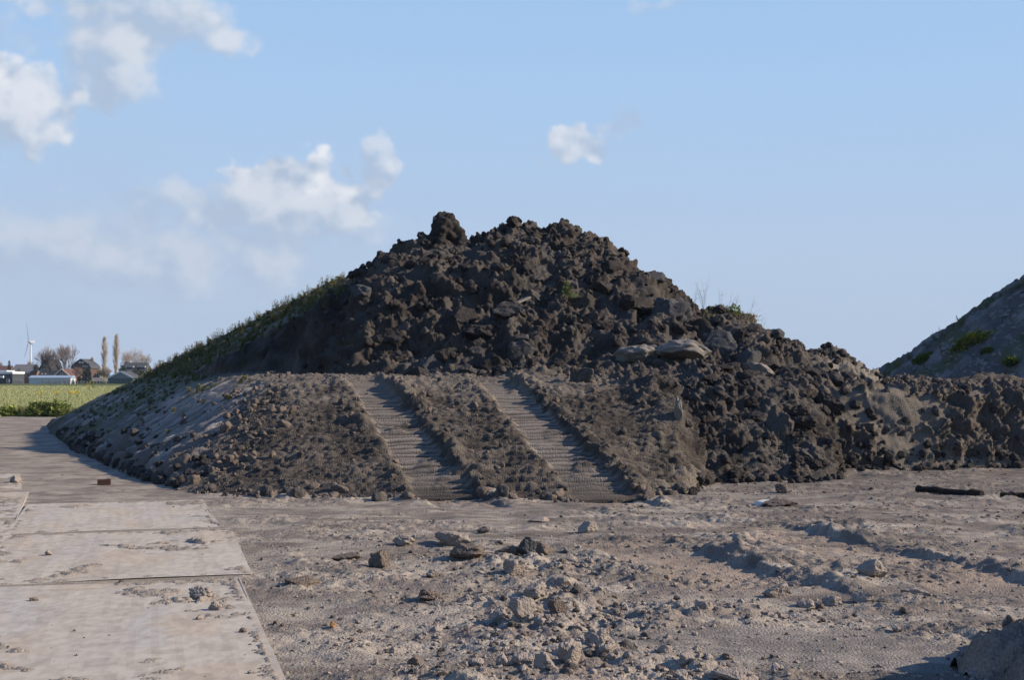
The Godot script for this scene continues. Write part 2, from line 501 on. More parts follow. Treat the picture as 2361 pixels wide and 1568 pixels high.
func grid_mesh(vert: PackedVector3Array, nrm: PackedVector3Array, col: PackedColorArray, idx: PackedInt32Array, m: Material) -> ArrayMesh:
	# keep only the points that this piece uses
	var map := PackedInt32Array(); map.resize(vert.size()); map.fill(-1)
	var v := PackedVector3Array(); var n := PackedVector3Array(); var c := PackedColorArray()
	var ix := PackedInt32Array(); ix.resize(idx.size())
	for i in idx.size():
		var k := idx[i]
		var w := map[k]
		if w < 0:
			w = v.size()
			map[k] = w
			v.push_back(vert[k]); n.push_back(nrm[k]); c.push_back(col[k])
		ix[i] = w
	var a := []; a.resize(Mesh.ARRAY_MAX)
	a[Mesh.ARRAY_VERTEX] = v; a[Mesh.ARRAY_NORMAL] = n; a[Mesh.ARRAY_COLOR] = c; a[Mesh.ARRAY_INDEX] = ix
	var am := ArrayMesh.new()
	am.add_surface_from_arrays(Mesh.PRIMITIVE_TRIANGLES, a)
	am.surface_set_material(0, m)
	return am

func grid_normals(v: PackedVector3Array, w: int, hgt: int) -> PackedVector3Array:
	var n := PackedVector3Array(); n.resize(v.size())
	for r in hgt:
		var r0 := maxi(r - 1, 0) * w
		var r1 := mini(r + 1, hgt - 1) * w
		var rw := r * w
		for c in w:
			n[rw + c] = (v[rw + mini(c + 1, w - 1)] - v[rw + maxi(c - 1, 0)]).cross(v[r1 + c] - v[r0 + c]).normalized()
	return n

# ---------------------------------------------------------------- clods
func icosphere(times: int) -> Array:
	var t := (1.0 + sqrt(5.0)) / 2.0
	var v: Array[Vector3] = []
	for q in [[-1, t, 0], [1, t, 0], [-1, -t, 0], [1, -t, 0], [0, -1, t], [0, 1, t], [0, -1, -t], [0, 1, -t], [t, 0, -1], [t, 0, 1], [-t, 0, -1], [-t, 0, 1]]:
		v.append(Vector3(q[0], q[1], q[2]).normalized())
	var f := [0, 11, 5, 0, 5, 1, 0, 1, 7, 0, 7, 10, 0, 10, 11, 1, 5, 9, 5, 11, 4, 11, 10, 2, 10, 7, 6, 7, 1, 8, 3, 9, 4, 3, 4, 2, 3, 2, 6, 3, 6, 8, 3, 8, 9, 4, 9, 5, 2, 4, 11, 6, 2, 10, 8, 6, 7, 9, 8, 1]
	for k in times:
		var mid := {}
		var g := []
		for i in range(0, f.size(), 3):
			var m := []
			for e in 3:
				var a: int = f[i + e]
				var b: int = f[i + (e + 1) % 3]
				var key := mini(a, b) * 100000 + maxi(a, b)
				if not mid.has(key):
					mid[key] = v.size()
					v.append((v[a] + v[b]).normalized())
				m.append(mid[key])
			g.append_array([f[i], m[0], m[2], f[i + 1], m[1], m[0], f[i + 2], m[2], m[1], m[0], m[1], m[2]])
		f = g
	return [v, f]

func clod_mesh(times: int, sd: int, knobbly: float, cuts: int, m: Material, flat := Vector3.ONE) -> ArrayMesh:
	var s := icosphere(times)
	var v: Array[Vector3] = s[0]
	var r := RandomNumberGenerator.new(); r.seed = sd
	var big := noise(0.8, sd, FastNoiseLite.TYPE_SIMPLEX_SMOOTH, 3)
	var small := crags(1.7, sd + 1, 4)
	var tiny := noise(4.5, sd + 2, FastNoiseLite.TYPE_SIMPLEX, 3)
	var planes := []
	for k in cuts:
		planes.append([Vector3(r.randf_range(-1, 1), r.randf_range(-1, 1), r.randf_range(-1, 1)).normalized(), r.randf_range(0.52, 0.85)])
	var out := PackedVector3Array()
	for p in v:
		var q: Vector3 = p * (1.0 + 0.42 * big.get_noise_3dv(p))
		for c in planes:
			var over: float = q.dot(c[0]) - c[1]
			if over > 0.0: q -= c[0] * over * 0.93
		q *= 1.0 + knobbly * (0.75 * (-0.55 - small.get_noise_3dv(p + Vector3(sd, 0, 0))) + 0.10 * tiny.get_noise_3dv(p))
		out.push_back(q * flat)
	var idx := PackedInt32Array()
	var nrm := PackedVector3Array(); nrm.resize(out.size())
	for i in range(0, s[1].size(), 3):
		var a: int = s[1][i]; var b: int = s[1][i + 2]; var c: int = s[1][i + 1]
		var w := (out[c] - out[a]).cross(out[b] - out[a])
		if w.dot(out[a]) < 0.0:
			var k := b; b = c; c = k; w = -w
		idx.push_back(a); idx.push_back(b); idx.push_back(c)
		nrm[a] += w; nrm[b] += w; nrm[c] += w
	for i in nrm.size(): nrm[i] = nrm[i].normalized()
	var arr := []; arr.resize(Mesh.ARRAY_MAX)
	arr[Mesh.ARRAY_VERTEX] = out; arr[Mesh.ARRAY_NORMAL] = nrm; arr[Mesh.ARRAY_INDEX] = idx
	var am := ArrayMesh.new()
	am.add_surface_from_arrays(Mesh.PRIMITIVE_TRIANGLES, arr)
	am.surface_set_material(0, m)
	return am

func any_turn() -> Basis:
	return Basis.from_euler(Vector3(rng.randf_range(-PI, PI), rng.randf_range(-PI, PI), rng.randf_range(-PI, PI)))
# ---------------------------------------------------------------- sky
var blobs := []      # [azimuth, elevation, half width, half height in degrees, strength, whiteness]
var n_sky: FastNoiseLite; var n_puff: FastNoiseLite; var n_warp: FastNoiseLite
var sky_keys := [-1.0, Vector3(176, 192, 218), 2.0, Vector3(179, 199, 221), 5.0, Vector3(182, 202, 228), 9.0, Vector3(175, 202, 234), 13.0, Vector3(168, 201, 238), 18.0, Vector3(160, 196, 237), 30.0, Vector3(126, 170, 226), 60.0, Vector3(84, 132, 206), 90.0, Vector3(66, 112, 190)]

func to_linear(c: Vector3) -> Vector3:
	var k := Color(c.x / 255.0, c.y / 255.0, c.z / 255.0).srgb_to_linear()
	return Vector3(k.r, k.g, k.b)

func clear_sky(el: float) -> Vector3:
	for i in range(2, sky_keys.size(), 2):
		if el <= sky_keys[i]:
			return to_linear(sky_keys[i - 1].lerp(sky_keys[i + 1], clampf((el - sky_keys[i - 2]) / (sky_keys[i] - sky_keys[i - 2]), 0.0, 1.0)))
	return to_linear(sky_keys[-1])

func sky_at(az: float, el: float) -> Vector3:
	var c := clear_sky(el)
	var wx := n_warp.get_noise_2d(az * 1.6, el * 1.6)
	var wy := n_warp.get_noise_2d(az * 1.6 + 90.0, el * 1.6)
	var puff := n_puff.get_noise_2d(az, el * 1.15)
	var fb := n_sky.get_noise_2d(az, el * 1.3)
	var lit := fb - n_sky.get_noise_2d(az + 0.7, (el + 0.8) * 1.3)
	# thin haze low down, thicker on the left
	var veil := clampf(0.5 - az / 45.0, 0.12, 1.0) * exp(-el / 6.0) * clampf(0.55 + n_sky.get_noise_2d(az * 0.35, el * 0.9) * 1.0, 0.0, 1.0)
	c = c.lerp(to_linear(Vector3(175, 193, 214)), clampf(veil * 1.15, 0.0, 0.95))
	for b in blobs:
		var dx: float = absf(az - b[0])
		if dx > 180.0: dx = 360.0 - dx
		if dx > b[2] * 2.0 + 2.0: continue
		var sx: float = (az - b[0] + wx * 0.9) / b[2]
		if absf(sx) > 4.0: continue
		var sy: float = (el - b[1] + wy * 0.7) / b[3]
		var soft: float = 1.0 - b[5]
		var m: float = 1.0 - (sx * sx + sy * sy) + fb * (0.9 + soft * 0.5) + puff * 0.5 * b[5]
		var a: float = smoothstep(-0.30 + 0.12 * b[5], 0.26 + soft * 0.7, m) * b[4]
		if a <= 0.003: continue
		var w: float = clampf(0.40 + sy * 0.38 + sx * 0.14 + lit * 1.3 + puff * 0.5, 0.0, 1.0)
		var cc := to_linear(Vector3(176, 193, 216)).lerp(to_linear(Vector3(236, 238, 243)), w * (0.35 + 0.65 * b[5]))
		c = c.lerp(cc, a)
	return c

func make_sky() -> ImageTexture:
	n_sky = noise(0.22, 301, FastNoiseLite.TYPE_SIMPLEX_SMOOTH, 6)
	n_warp = noise(0.35, 302, FastNoiseLite.TYPE_SIMPLEX_SMOOTH, 4)
	n_puff = noise(0.75, 303, FastNoiseLite.TYPE_SIMPLEX_SMOOTH, 5)
	for q in [[330, 50, 185, 74, 0.85, 0.5], [225, 125, 98, 108, 0.8, 0.35], [130, 5, 120, 22, 0.6, 0.4], [415, 40, 60, 20, 0.35, 0.15], [245, 185, 36, 32, 0.55, 0.25], [40, 230, 108, 92, 0.9, 0.75], [20, 285, 56, 52, 0.75, 0.5], [8, 152, 26, 34, 0.95, 0.95], [158, 190, 22, 32, 0.5, 0.3],
			[690, 450, 160, 78, 0.95, 1.0], [615, 415, 66, 38, 0.95, 1.0], [780, 455, 40, 42, 0.85, 0.8], [490, 497, 75, 34, 0.8, 0.7], [640, 525, 190, 80, 0.75, 0.15], [500, 580, 220, 70, 0.6, 0.05], [380, 580, 300, 85, 0.8, 0.0], [560, 470, 150, 60, 0.55, 0.35], [130, 90, 130, 40, 0.35, 0.2], [872, 385, 32, 54, 0.7, 0.5], [335, 450, 130, 38, 0.5, 0.1], [250, 490, 140, 36, 0.3, 0.1],
			[1335, 338, 72, 40, 0.85, 0.8], [1278, 352, 28, 32, 0.5, 0.4], [1435, 282, 44, 22, 0.5, 0.35], [1390, 312, 30, 16, 0.35, 0.3], [455, 38, 60, 12, 0.4, 0.15], [905, 520, 60, 26, 0.15, 0.2], [80, 560, 150, 60, 0.4, 0.1], [1540, 4, 70, 10, 0.35, 0.3]]:
		var r := ray(q[0], q[1])
		var flat := Vector2(r.x, r.z).length()
		blobs.append([rad_to_deg(atan2(r.x, -r.z)), rad_to_deg(atan2(r.y, flat)), q[2] * 0.0236, q[3] * 0.0222, q[4], q[5]])
	var dice := RandomNumberGenerator.new(); dice.seed = 77
	for k in 34:   # the same kind of scattered fair-weather cloud round the rest of the sky
		var az := dice.randf_range(30.0, 330.0)
		blobs.append([az if az < 180.0 else az - 360.0, dice.randf_range(3.0, 42.0), dice.randf_range(1.5, 5.0), dice.randf_range(0.7, 1.8), dice.randf_range(0.4, 0.9), dice.randf_range(0.2, 0.9)])
	var w := 4096; var h := 2048
	var low := Image.create(360, 90, false, Image.FORMAT_RGBAF)
	for y in 90:
		var el := 90.0 - (y + 0.5)
		for x in 360:
			var az := x + 0.5
			var c := sky_at(az if az < 180.0 else az - 360.0, el) / EXPOSURE
			low.set_pixel(x, y, Color(c.x, c.y, c.z, 1))
	low.resize(w, h / 2, Image.INTERPOLATE_CUBIC)
	var im := Image.create(w, h, false, Image.FORMAT_RGBAF)
	im.fill(Color(0.27, 0.25, 0.23, 1))
	im.blit_rect(low, Rect2i(0, 0, w, h / 2), Vector2i.ZERO)
	var per := 360.0 / w
	for y in range(int((90.0 - 18.5) / per), h / 2):
		var el := 90.0 - (y + 0.5) * per
		for x in range(int(-25.0 / per), int(25.0 / per)):
			var c := sky_at((x + 0.5) * per, el) / EXPOSURE
			im.set_pixel(posmod(x, w), y, Color(c.x, c.y, c.z, 1))
	return ImageTexture.create_from_image(im)
# ---------------------------------------------------------------- plants
func weed_mesh(sd: int, tall: float, leaves: int, leaf: float, m: Material, seedy := false) -> ArrayMesh:
	var s := Shape.new()
	var r := RandomNumberGenerator.new(); r.seed = sd
	var stems := 3 + sd % 3
	for k in stems:
		var top := Vector3(r.randf_range(-0.35, 0.35) * tall, tall * r.randf_range(0.55, 1.0), r.randf_range(-0.35, 0.35) * tall)
		var foot := Vector3(r.randf_range(-0.12, 0.12) * tall, -0.03, r.randf_range(-0.12, 0.12) * tall)
		s.tint = Color(0.11, 0.10, 0.05)
		s.tube(foot, top, 0.006, 0.003)
		for i in leaves:
			var t := pow(r.randf(), 0.8)
			var at := foot.lerp(top, t)
			var a := r.randf() * TAU
			var along := Vector3(cos(a), r.randf_range(-0.2, 0.7), sin(a)).normalized() * leaf * r.randf_range(0.6, 1.3) * (1.15 - 0.6 * t)
			var g := r.randf()
			s.tint = Color(0.09, 0.115, 0.035).lerp(Color(0.28, 0.27, 0.11), g * 0.9)
			if seedy and t > 0.7: s.tint = Color(0.28, 0.22, 0.12).lerp(Color(0.16, 0.16, 0.06), g)
			s.leaf(at, along, along.cross(Vector3(0.2, 1, 0.1)).normalized() * leaf * 0.32)
	return s.mesh(m)

func bush_shape(size: Vector3, count: int, leaf: float, c0: Color, c1: Color, sd: int) -> Shape:
	var s := Shape.new()
	var r := RandomNumberGenerator.new(); r.seed = sd
	var n := noise(2.2 / size.x, sd, FastNoiseLite.TYPE_SIMPLEX_SMOOTH, 3)
	for k in count:
		var d := Vector3(r.randfn(), absf(r.randfn()) * 0.9, r.randfn()).normalized()
		var far := (0.55 + 0.45 * sqrt(r.randf())) * (1.0 + 0.55 * n.get_noise_3dv(d * size.x))
		var at := d * size * 0.5 * far
		at.y = d.y * size.y * far
		var a := (d + Vector3(r.randfn(), r.randfn(), r.randfn()) * 0.6).normalized() * leaf * r.randf_range(0.6, 1.4)
		s.tint = c0.lerp(c1, clampf(r.randf() * 0.7 + n.get_noise_3dv(at * 2.0) * 0.8, 0.0, 1.0))
		s.leaf(at, a, a.cross(Vector3(r.randfn(), r.randfn(), r.randfn())).normalized() * leaf * 0.4)
	return s

func bush(called: String, label: String, at: Vector3, size: Vector3, count: int, leaf: float, c0: Color, c1: Color, sd: int, group := "") -> Node3D:
	var o := thing(called, label, "bush", at, 0.0, group)
	part("foliage", bush_shape(size, count, leaf, c0, c1, sd).mesh(leafy), o)
	var s := Shape.new(); s.tint = Color(0.09, 0.07, 0.05)
	for k in 5:
		s.tube(Vector3((k - 2) * size.x * 0.04, -0.05, 0), Vector3((k - 2) * size.x * 0.13, size.y * 0.6, (k % 3 - 1) * size.z * 0.12), size.x * 0.012, size.x * 0.006)
	part("stem", s.mesh(leafy), o)
	return o

func branch(s: Shape, r: RandomNumberGenerator, a: Vector3, dir: Vector3, length: float, radius: float, level: int, upright: float, fork: int, thin: float) -> void:
	var p := a
	var pieces := 3
	var d := dir
	for k in pieces:
		var q := p + d * length / pieces
		var r0 := maxf(thin, radius * (1.0 - 0.45 * k / pieces))
		s.tube(p, q, r0, maxf(thin, radius * (1.0 - 0.45 * (k + 1) / pieces)), 4 if level < 2 else 3)
		p = q
		d = (d + Vector3(r.randfn(), r.randfn() * 0.5 + upright, r.randfn()) * 0.11).normalized()
		if level < 4 and k > 0:
			for j in fork if k < pieces - 1 else fork + 1:
				var spread := Vector3(r.randfn(), r.randfn() * 0.6, r.randfn()).normalized()
				var nd := (d + spread * (0.75 - upright * 0.35) + Vector3.UP * upright * 0.45).normalized()
				branch(s, r, p - (q - p) * 0.0, nd, length * r.randf_range(0.55, 0.78), radius * 0.55, level + 1, upright, fork, thin)

func bare_tree(called: String, label: String, at: Vector3, tall: float, wide: float, c: Color, sd: int, upright := 0.25, trunk_share := 0.22, fork := 2) -> void:
	var o := thing(called, label, "tree", at, 0.0, "bare trees of the village")
	var r := RandomNumberGenerator.new(); r.seed = sd
	var t := Shape.new(); t.tint = c * 0.8
	t.tube(Vector3.ZERO, Vector3(0, tall * trunk_share, 0), tall * 0.024, tall * 0.019, 6)
	part("trunk", t.mesh(leafy), o)
	var s := Shape.new(); s.tint = c
	var limbs := 8
	for k in limbs:
		var a := TAU * k / limbs + r.randf() * 0.6
		var lean := r.randf_range(0.25, 0.75) * wide / tall
		var dir := Vector3(cos(a) * lean, 0.75, sin(a) * lean).normalized()
		branch(s, r, Vector3(0, tall * trunk_share * r.randf_range(0.75, 1.0), 0), dir, tall * 0.34, tall * 0.015, 1, upright, fork, tall * 0.0017)
	branch(s, r, Vector3(0, tall * trunk_share, 0), Vector3.UP, tall * 0.36, tall * 0.013, 1, upright, fork, tall * 0.0017)
	# bring the crown to the size it has
	var hi := 0.01; var side := 0.01
	for p in s.v:
		hi = maxf(hi, p.y); side = maxf(side, maxf(absf(p.x), absf(p.z)))
	var k := Vector3(wide * 0.5 / side, tall / hi, wide * 0.5 / side)
	for i in s.v.size(): s.v[i] *= k
	part("crown", s.mesh(leafy), o)

func poplar(called: String, label: String, at: Vector3, tall: float, wide: float, c: Color, sd: int) -> void:
	var o := thing(called, label, "tree", at, 0.0, "bare trees of the village")
	var r := RandomNumberGenerator.new(); r.seed = sd
	var t := Shape.new(); t.tint = c * 0.8
	t.tube(Vector3.ZERO, Vector3(0, tall * 0.95, 0), tall * 0.016, tall * 0.003, 5)
	part("trunk", t.mesh(leafy), o)
	var s := Shape.new()
	for k in 260:
		var y := tall * lerpf(0.10, 0.95, pow(r.randf(), 0.85))
		var u := y / tall
		var w := wide * 0.5 * (clampf(u / 0.35, 0.35, 1.0) * clampf((1.03 - u) / 0.35, 0.12, 1.0)) * r.randf_range(0.35, 1.15)
		var a := r.randf() * TAU
		s.tint = c.lerp(c * 1.35, r.randf())
		var foot := Vector3(0, y, 0)
		var tip := foot + Vector3(cos(a) * w, w * 2.3 + tall * 0.03, sin(a) * w)
		s.tube(foot, tip, 0.05, 0.025)
		for j in 3:
			var b := foot.lerp(tip, r.randf_range(0.3, 0.9))
			s.tube(b, b + Vector3(r.randfn() * 0.25, r.randf_range(0.5, 1.1), r.randfn() * 0.25), 0.028, 0.02)
	part("crown", s.mesh(leafy), o)

# ---------------------------------------------------------------- houses; u and w are taken from a close view of the skyline
func hx(u: float, d: float) -> float: return (u * 0.2460 - 1180.0) / FOCAL * d
func hy(w: float, d: float) -> float: return EYE + (715.0 - w) * d / 11805.0

func box_part(called: String, parent: Node, m: Material, x0: float, x1: float, y0: float, y1: float, z0: float, z1: float) -> MeshInstance3D:
	var s := Shape.new()
	s.box(Vector3((x0 + x1) / 2, (y0 + y1) / 2, (z0 + z1) / 2), Vector3(absf(x1 - x0), absf(y1 - y0), absf(z1 - z0)))
	return part(called, s.mesh(m), parent)

# a house whose gable faces the viewer; local x = 0 at its middle, z = 0 at its front
func gable_house(o: Node3D, half: float, eave: float, peak: float, deep: float, wall: Material, roof: Material, verge: Material, over := 0.3, shift := 0.0, thick := 0.18) -> void:
	var s := Shape.new()
	for z in [0.0, -deep]:
		var out := Vector3(0, 0, 1 if z == 0.0 else -1)
		s.quad(Vector3(-half, 0, z), Vector3(half, 0, z), Vector3(half, eave, z), Vector3(-half, eave, z), out)
		s.tri_out(Vector3(-half, eave, z), Vector3(half, eave, z), Vector3(shift, peak, z), out)
	for q in [-1.0, 1.0]:
		s.quad(Vector3(q * half, 0, 0), Vector3(q * half, 0, -deep), Vector3(q * half, eave, -deep), Vector3(q * half, eave, 0), Vector3(q, 0, 0))
	part("wall", s.mesh(wall), o)
	for q in [-1.0, 1.0]:
		var a := Vector3(shift, peak + 0.02, 0)
		var b := Vector3(q * half, eave + 0.02, 0)
		b += (b - a).normalized() * over
		var n := Vector3(0, 0, 1).cross(b - a).normalized()
		if n.y < 0.0: n = -n
		var r := Shape.new()
		var e := n * thick
		var f := Vector3(0, 0, over); var k := Vector3(0, 0, -deep - over)
		r.quad(a + e + f, b + e + f, b + e + k, a + e + k, n)
		r.quad(a + f, b + f, b + k, a + k, -n)
		r.quad(b + f, b + e + f, b + e + k, b + k, b - a)
		part("roof", r.mesh(roof), o)
		var v := Shape.new()
		var g := Vector3(0, 0, over + 0.05)
		v.quad(a + e * 1.1 + g, b + e * 1.1 + g, b - e * 0.7 + g, a - e * 0.7 + g, Vector3(0, 0, 1))
		v.quad(a - e * 0.7 + g, b - e * 0.7 + g, b - e * 0.7 + f * 0.6, a - e * 0.7 + f * 0.6, -n)
		v.quad(a + e * 1.1 + g, b + e * 1.1 + g, b + e * 1.1 + f * 0.6, a + e * 1.1 + f * 0.6, n)
		part("verge_board", v.mesh(verge), o)

# a house whose ridge runs across the view
func ridge_house(o: Node3D, half: float, eave: float, ridge: float, deep: float, wall: Material, roof: Material, hip := 0.0) -> void:
	box_part("wall", o, wall, -half, half, 0, eave, -deep, 0)
	var s := Shape.new()
	var mid := -deep / 2
	var a := Vector3(-half - 0.2, eave, 0.3); var b := Vector3(half + 0.2, eave, 0.3)
	var c := Vector3(half + 0.2 - hip, ridge, mid); var e := Vector3(-half - 0.2 + hip, ridge, mid)
	var a2 := Vector3(-half - 0.2, eave, -deep - 0.3); var b2 := Vector3(half + 0.2, eave, -deep - 0.3)
	s.quad(a, b, c, e, Vector3(0, 1, 1)); s.quad(a2, b2, c, e, Vector3(0, 1, -1))
	s.tri_out(a, a2, e, Vector3(-1, 0.2, 0)); s.tri_out(b, b2, c, Vector3(1, 0.2, 0))
	s.quad(a, b, b2, a2, Vector3(0, -1, 0))
	part("roof", s.mesh(roof), o)

func window_part(o: Node3D, x: float, y: float, w: float, h: float, z: float, frame: Material, pane: Material) -> void:
	var f := Shape.new()
	for q in [-1.0, 1.0]:
		f.box(Vector3(x + q * w * 0.46, y, z + 0.05), Vector3(w * 0.08 + 0.06, h, 0.1))
		f.box(Vector3(x, y + q * h * 0.46, z + 0.047), Vector3(w * 0.8, h * 0.08 + 0.06, 0.094))
	var fm := part("window", f.mesh(frame), o)
	var p := Shape.new()
	p.box(Vector3(x, y, z + 0.02), Vector3(w * 0.86, h * 0.86, 0.03))
	part("pane", p.mesh(pane), fm)

var leafy: StandardMaterial3D

func _ready() -> void:
	rng.seed = 4
	# ---- camera
	var cam := Camera3D.new()
	cam.name = "camera"
	add_child(cam)
	cam.position = Vector3(0, EYE, 0)
	cam.rotation.x = pitch
	cam.fov = rad_to_deg(2.0 * atan(784.75 / FOCAL))
	cam.near = 0.1
	cam.far = 6000.0
	cam.current = true
	# ---- sky
	var sky_mat := PanoramaSkyMaterial.new()
	sky_mat.panorama = make_sky()
	var env := Environment.new()
	env.background_mode = Environment.BG_SKY
	env.sky = Sky.new()
	env.sky.sky_material = sky_mat
	env.tonemap_mode = Environment.TONE_MAPPER_LINEAR
	env.tonemap_exposure = EXPOSURE
	env.fog_enabled = true
	env.fog_density = 0.0001
	env.fog_light_color = Color(0.78, 0.85, 0.95)
	env.sdfgi_enabled = true
	env.ssao_enabled = true
	env.ssil_enabled = true
	var we := WorldEnvironment.new()
	we.name = "world_environment"
	we.environment = env
	add_child(we)
	# ---- sun: low in the right, a little beyond the heap
	var sun := DirectionalLight3D.new()
	sun.name = "sun"
	sun.light_energy = 1.6
	sun.light_color = Color(1.0, 0.93, 0.84)
	sun.light_angular_distance = 0.53
	sun.shadow_enabled = true
	add_child(sun)
	sun.look_at_from_position(Vector3.ZERO, -Vector3(0.88, 0.475, -0.02), Vector3.UP)
	# ---- shared textures and materials
	fine_mottle = noise_map(noise(0.03, 51, FastNoiseLite.TYPE_SIMPLEX_SMOOTH, 6), Color(0.72, 0.72, 0.73), Color(1, 1, 1), 1024, 0.2, 0.75)
	soil_relief = noise_map(noise(0.02, 52, FastNoiseLite.TYPE_SIMPLEX_SMOOTH, 7), Color(0, 0, 0), Color(1, 1, 1), 1024)
	grit_relief = noise_map(cells(0.06, 53, 3), Color(1, 1, 1), Color(0, 0, 0), 1024)
	leafy = plain(Color(1, 1, 1), 0.8, true)
	leafy.backlight_enabled = true
	leafy.backlight = Color(0.6, 0.6, 0.55)
	leafy.cull_mode = BaseMaterial3D.CULL_DISABLED
	make_tables()
	make_noises()
	build_yard()
	build_heap()
	build_right()
	build_field()
	build_village()
	build_clods()
	build_weeds()

func wedge(d: float) -> float: return 0.415 * d * 1.06 + 1.6

func build_yard() -> void:
	# land out to the horizon
	var s := Shape.new()
	s.quad(Vector3(-3000, -0.16, 300), Vector3(3000, -0.16, 300), Vector3(3000, -0.16, -5000), Vector3(-3000, -0.16, -5000), Vector3.UP)
	tag(part("ground", s.mesh(soil(lin(0.16, 0.17, 0.09), false, soil_relief, 4.0, 4.0))), "", "", "", "structure")
	# road plates: x, d, length, turn, width of each
	for q in [[-2.55, 7.78, 4.76, 0.28, 2.04], [-3.68, 11.80, 3.34, 0.27, 2.25], [-4.72, 15.08, 3.24, 0.30, 2.2], [-5.22, 9.2, 3.3, 0.30, 2.2], [-6.2, 12.6, 3.5, 0.31, 2.2], [-7.4, 16.1, 3.5, 0.33, 2.2], [-8.8, 19.6, 3.4, 0.38, 2.2]]:
		plates.append(q)
	var steel := plain(Color(1, 1, 1), 0.8, true)
	steel.metallic_specular = 0.2
	var dust := noise_map(noise(0.012, 61, FastNoiseLite.TYPE_SIMPLEX_SMOOTH, 7), Color(0.93, 0.93, 0.925), Color(1, 1, 1), 1024, 0.25, 0.65)
	steel.albedo_texture = dust
	steel.uv1_triplanar = true; steel.uv1_world_triplanar = true
	steel.uv1_scale = Vector3(0.8, 0.8, 0.45)
	steel.heightmap_enabled = true
	steel.heightmap_texture = soil_relief
	steel.heightmap_scale = 0.04
	var said := ["dusty pale road plate nearest the viewer in the right-hand lane", "dusty road plate with two dirt patches, second in the right-hand lane", "dirt-strewn road plate at the far end of the right-hand lane", "road plate of the left lane cut by the picture's left edge, nearest one", "pale road plate beyond the narrow gap, second of the left lane", "pale road plate beyond the narrow gap, third of the left lane", "farthest road plate on the left, half under drifted soil"]
	for i in plates.size():
		var q = plates[i]
		var p := Shape.new()
		p.tint = Color(0.375, 0.332, 0.278).lerp(Color(0.36, 0.325, 0.28), rng.randf())
		# a plate with bevelled edges and a slight sag
		var w: float = q[4] / 2; var l: float = q[2] / 2; var top := 0.022; var n := 44
		var bend := noise(0.5, 700 + i, FastNoiseLite.TYPE_SIMPLEX_SMOOTH, 2)
		var base := p.tint
		var wear := noise(1.0, 720 + i, FastNoiseLite.TYPE_SIMPLEX_SMOOTH, 4)
		for a in n:
			for b in n:
				var corner := []
				for k in [[0, 0], [1, 0], [1, 1], [0, 1]]:
					var x: float = lerpf(-w, w, float(a + k[0]) / n); var z: float = lerpf(-l, l, float(b + k[1]) / n)
					corner.append(Vector3(x, top + bend.get_noise_2d(x, z) * 0.012, z))
				var wx: float = corner[0].x; var wz: float = corner[0].z
				p.tint = mixc(base, Color(0.30, 0.30, 0.305), clampf((wear.get_noise_2d(wx * 1.6, wz * 0.35) - 0.10) / 0.4, 0.0, 0.28))
				p.tint = mixc(p.tint, Color(0.36, 0.29, 0.22), clampf((wear.get_noise_2d(wx * 0.9 + 20.0, wz * 0.5) - 0.12) / 0.3, 0.0, 0.5))
				p.tint = mixc(p.tint, Color(0.22, 0.19, 0.165), clampf((wear.get_noise_2d(wx * 2.0 + 50.0, wz * 2.6) - 0.14) / 0.4, 0.0, 0.3))
				p.tint = mixc(p.tint, Color(0.27, 0.235, 0.20), clampf((wear.get_noise_2d(wx * 7.0 + 9.0, wz * 0.22) - 0.08) / 0.35, 0.0, 0.3))
				p.quad(corner[0], corner[1], corner[2], corner[3], Vector3.UP)
		for k in 2:
			for g in [-1.0, 1.0]:
				var size := Vector3(w * 2 - 0.01, 0.066, 0.012) if k == 0 else Vector3(0.012, 0.066, l * 2 - 0.01)
				p.box(Vector3(0, -0.012, g * (l - 0.003)) if k == 0 else Vector3(g * (w - 0.003), -0.012, 0), size)
		var o := part("road_plate", p.mesh(steel))
		o.position = Vector3(q[0], 0, -q[1]); o.rotation.y = q[3]
		tag(o, said[i], "road plate", "road plates laid as a track")
	# the yard itself
	var rows := steps([5.2, 0.02, 9.0, 0.027, 13.0, 0.042, 18.0, 0.08, 26.0, 0.3, 64.0])
	var cols := steps([-30.0, 0.25, -14.0, 0.08, -8.0, 0.03, -4.0, 0.017, 4.0, 0.026, 8.0, 0.07, 16.0, 0.4, 34.0])
	var w := cols.size(); var hgt := rows.size()
	var vert := PackedVector3Array(); vert.resize(w * hgt)
	var col := PackedColorArray(); col.resize(w * hgt)
	var use := PackedByteArray(); use.resize(w * hgt)
	for r in hgt:
		var d := rows[r]
		var lim := wedge(d)
		for c in w:
			var x := cols[c]
			var k := r * w + c
			vert[k] = Vector3(x, -0.1, -d)
			if absf(x) > lim + 0.5: continue
			if d > 18.0 and heap_h(x, d) > 0.4: continue
			if d > 56.0 + 2.0 * sin(x * 0.3): continue
			use[k] = 1
			vert[k].y = yard_h(x, d)
			col[k] = yard_color(x, d)
	var nrm := grid_normals(vert, w, hgt)
	var idx := PackedInt32Array()
	for r in hgt - 1:
		for c in w - 1:
			var k := r * w + c
			if use[k] and use[k + 1] and use[k + w] and use[k + w + 1]:
				idx.push_back(k); idx.push_back(k + w); idx.push_back(k + w + 1)
				idx.push_back(k); idx.push_back(k + w + 1); idx.push_back(k + 1)
	var o := part("yard", grid_mesh(vert, nrm, col, idx, soil(Color(1, 1, 1), true, soil_relief, 0.9, 0.55)))
	tag(o, "", "", "", "structure")

var heap: Node3D
var clay_look: StandardMaterial3D

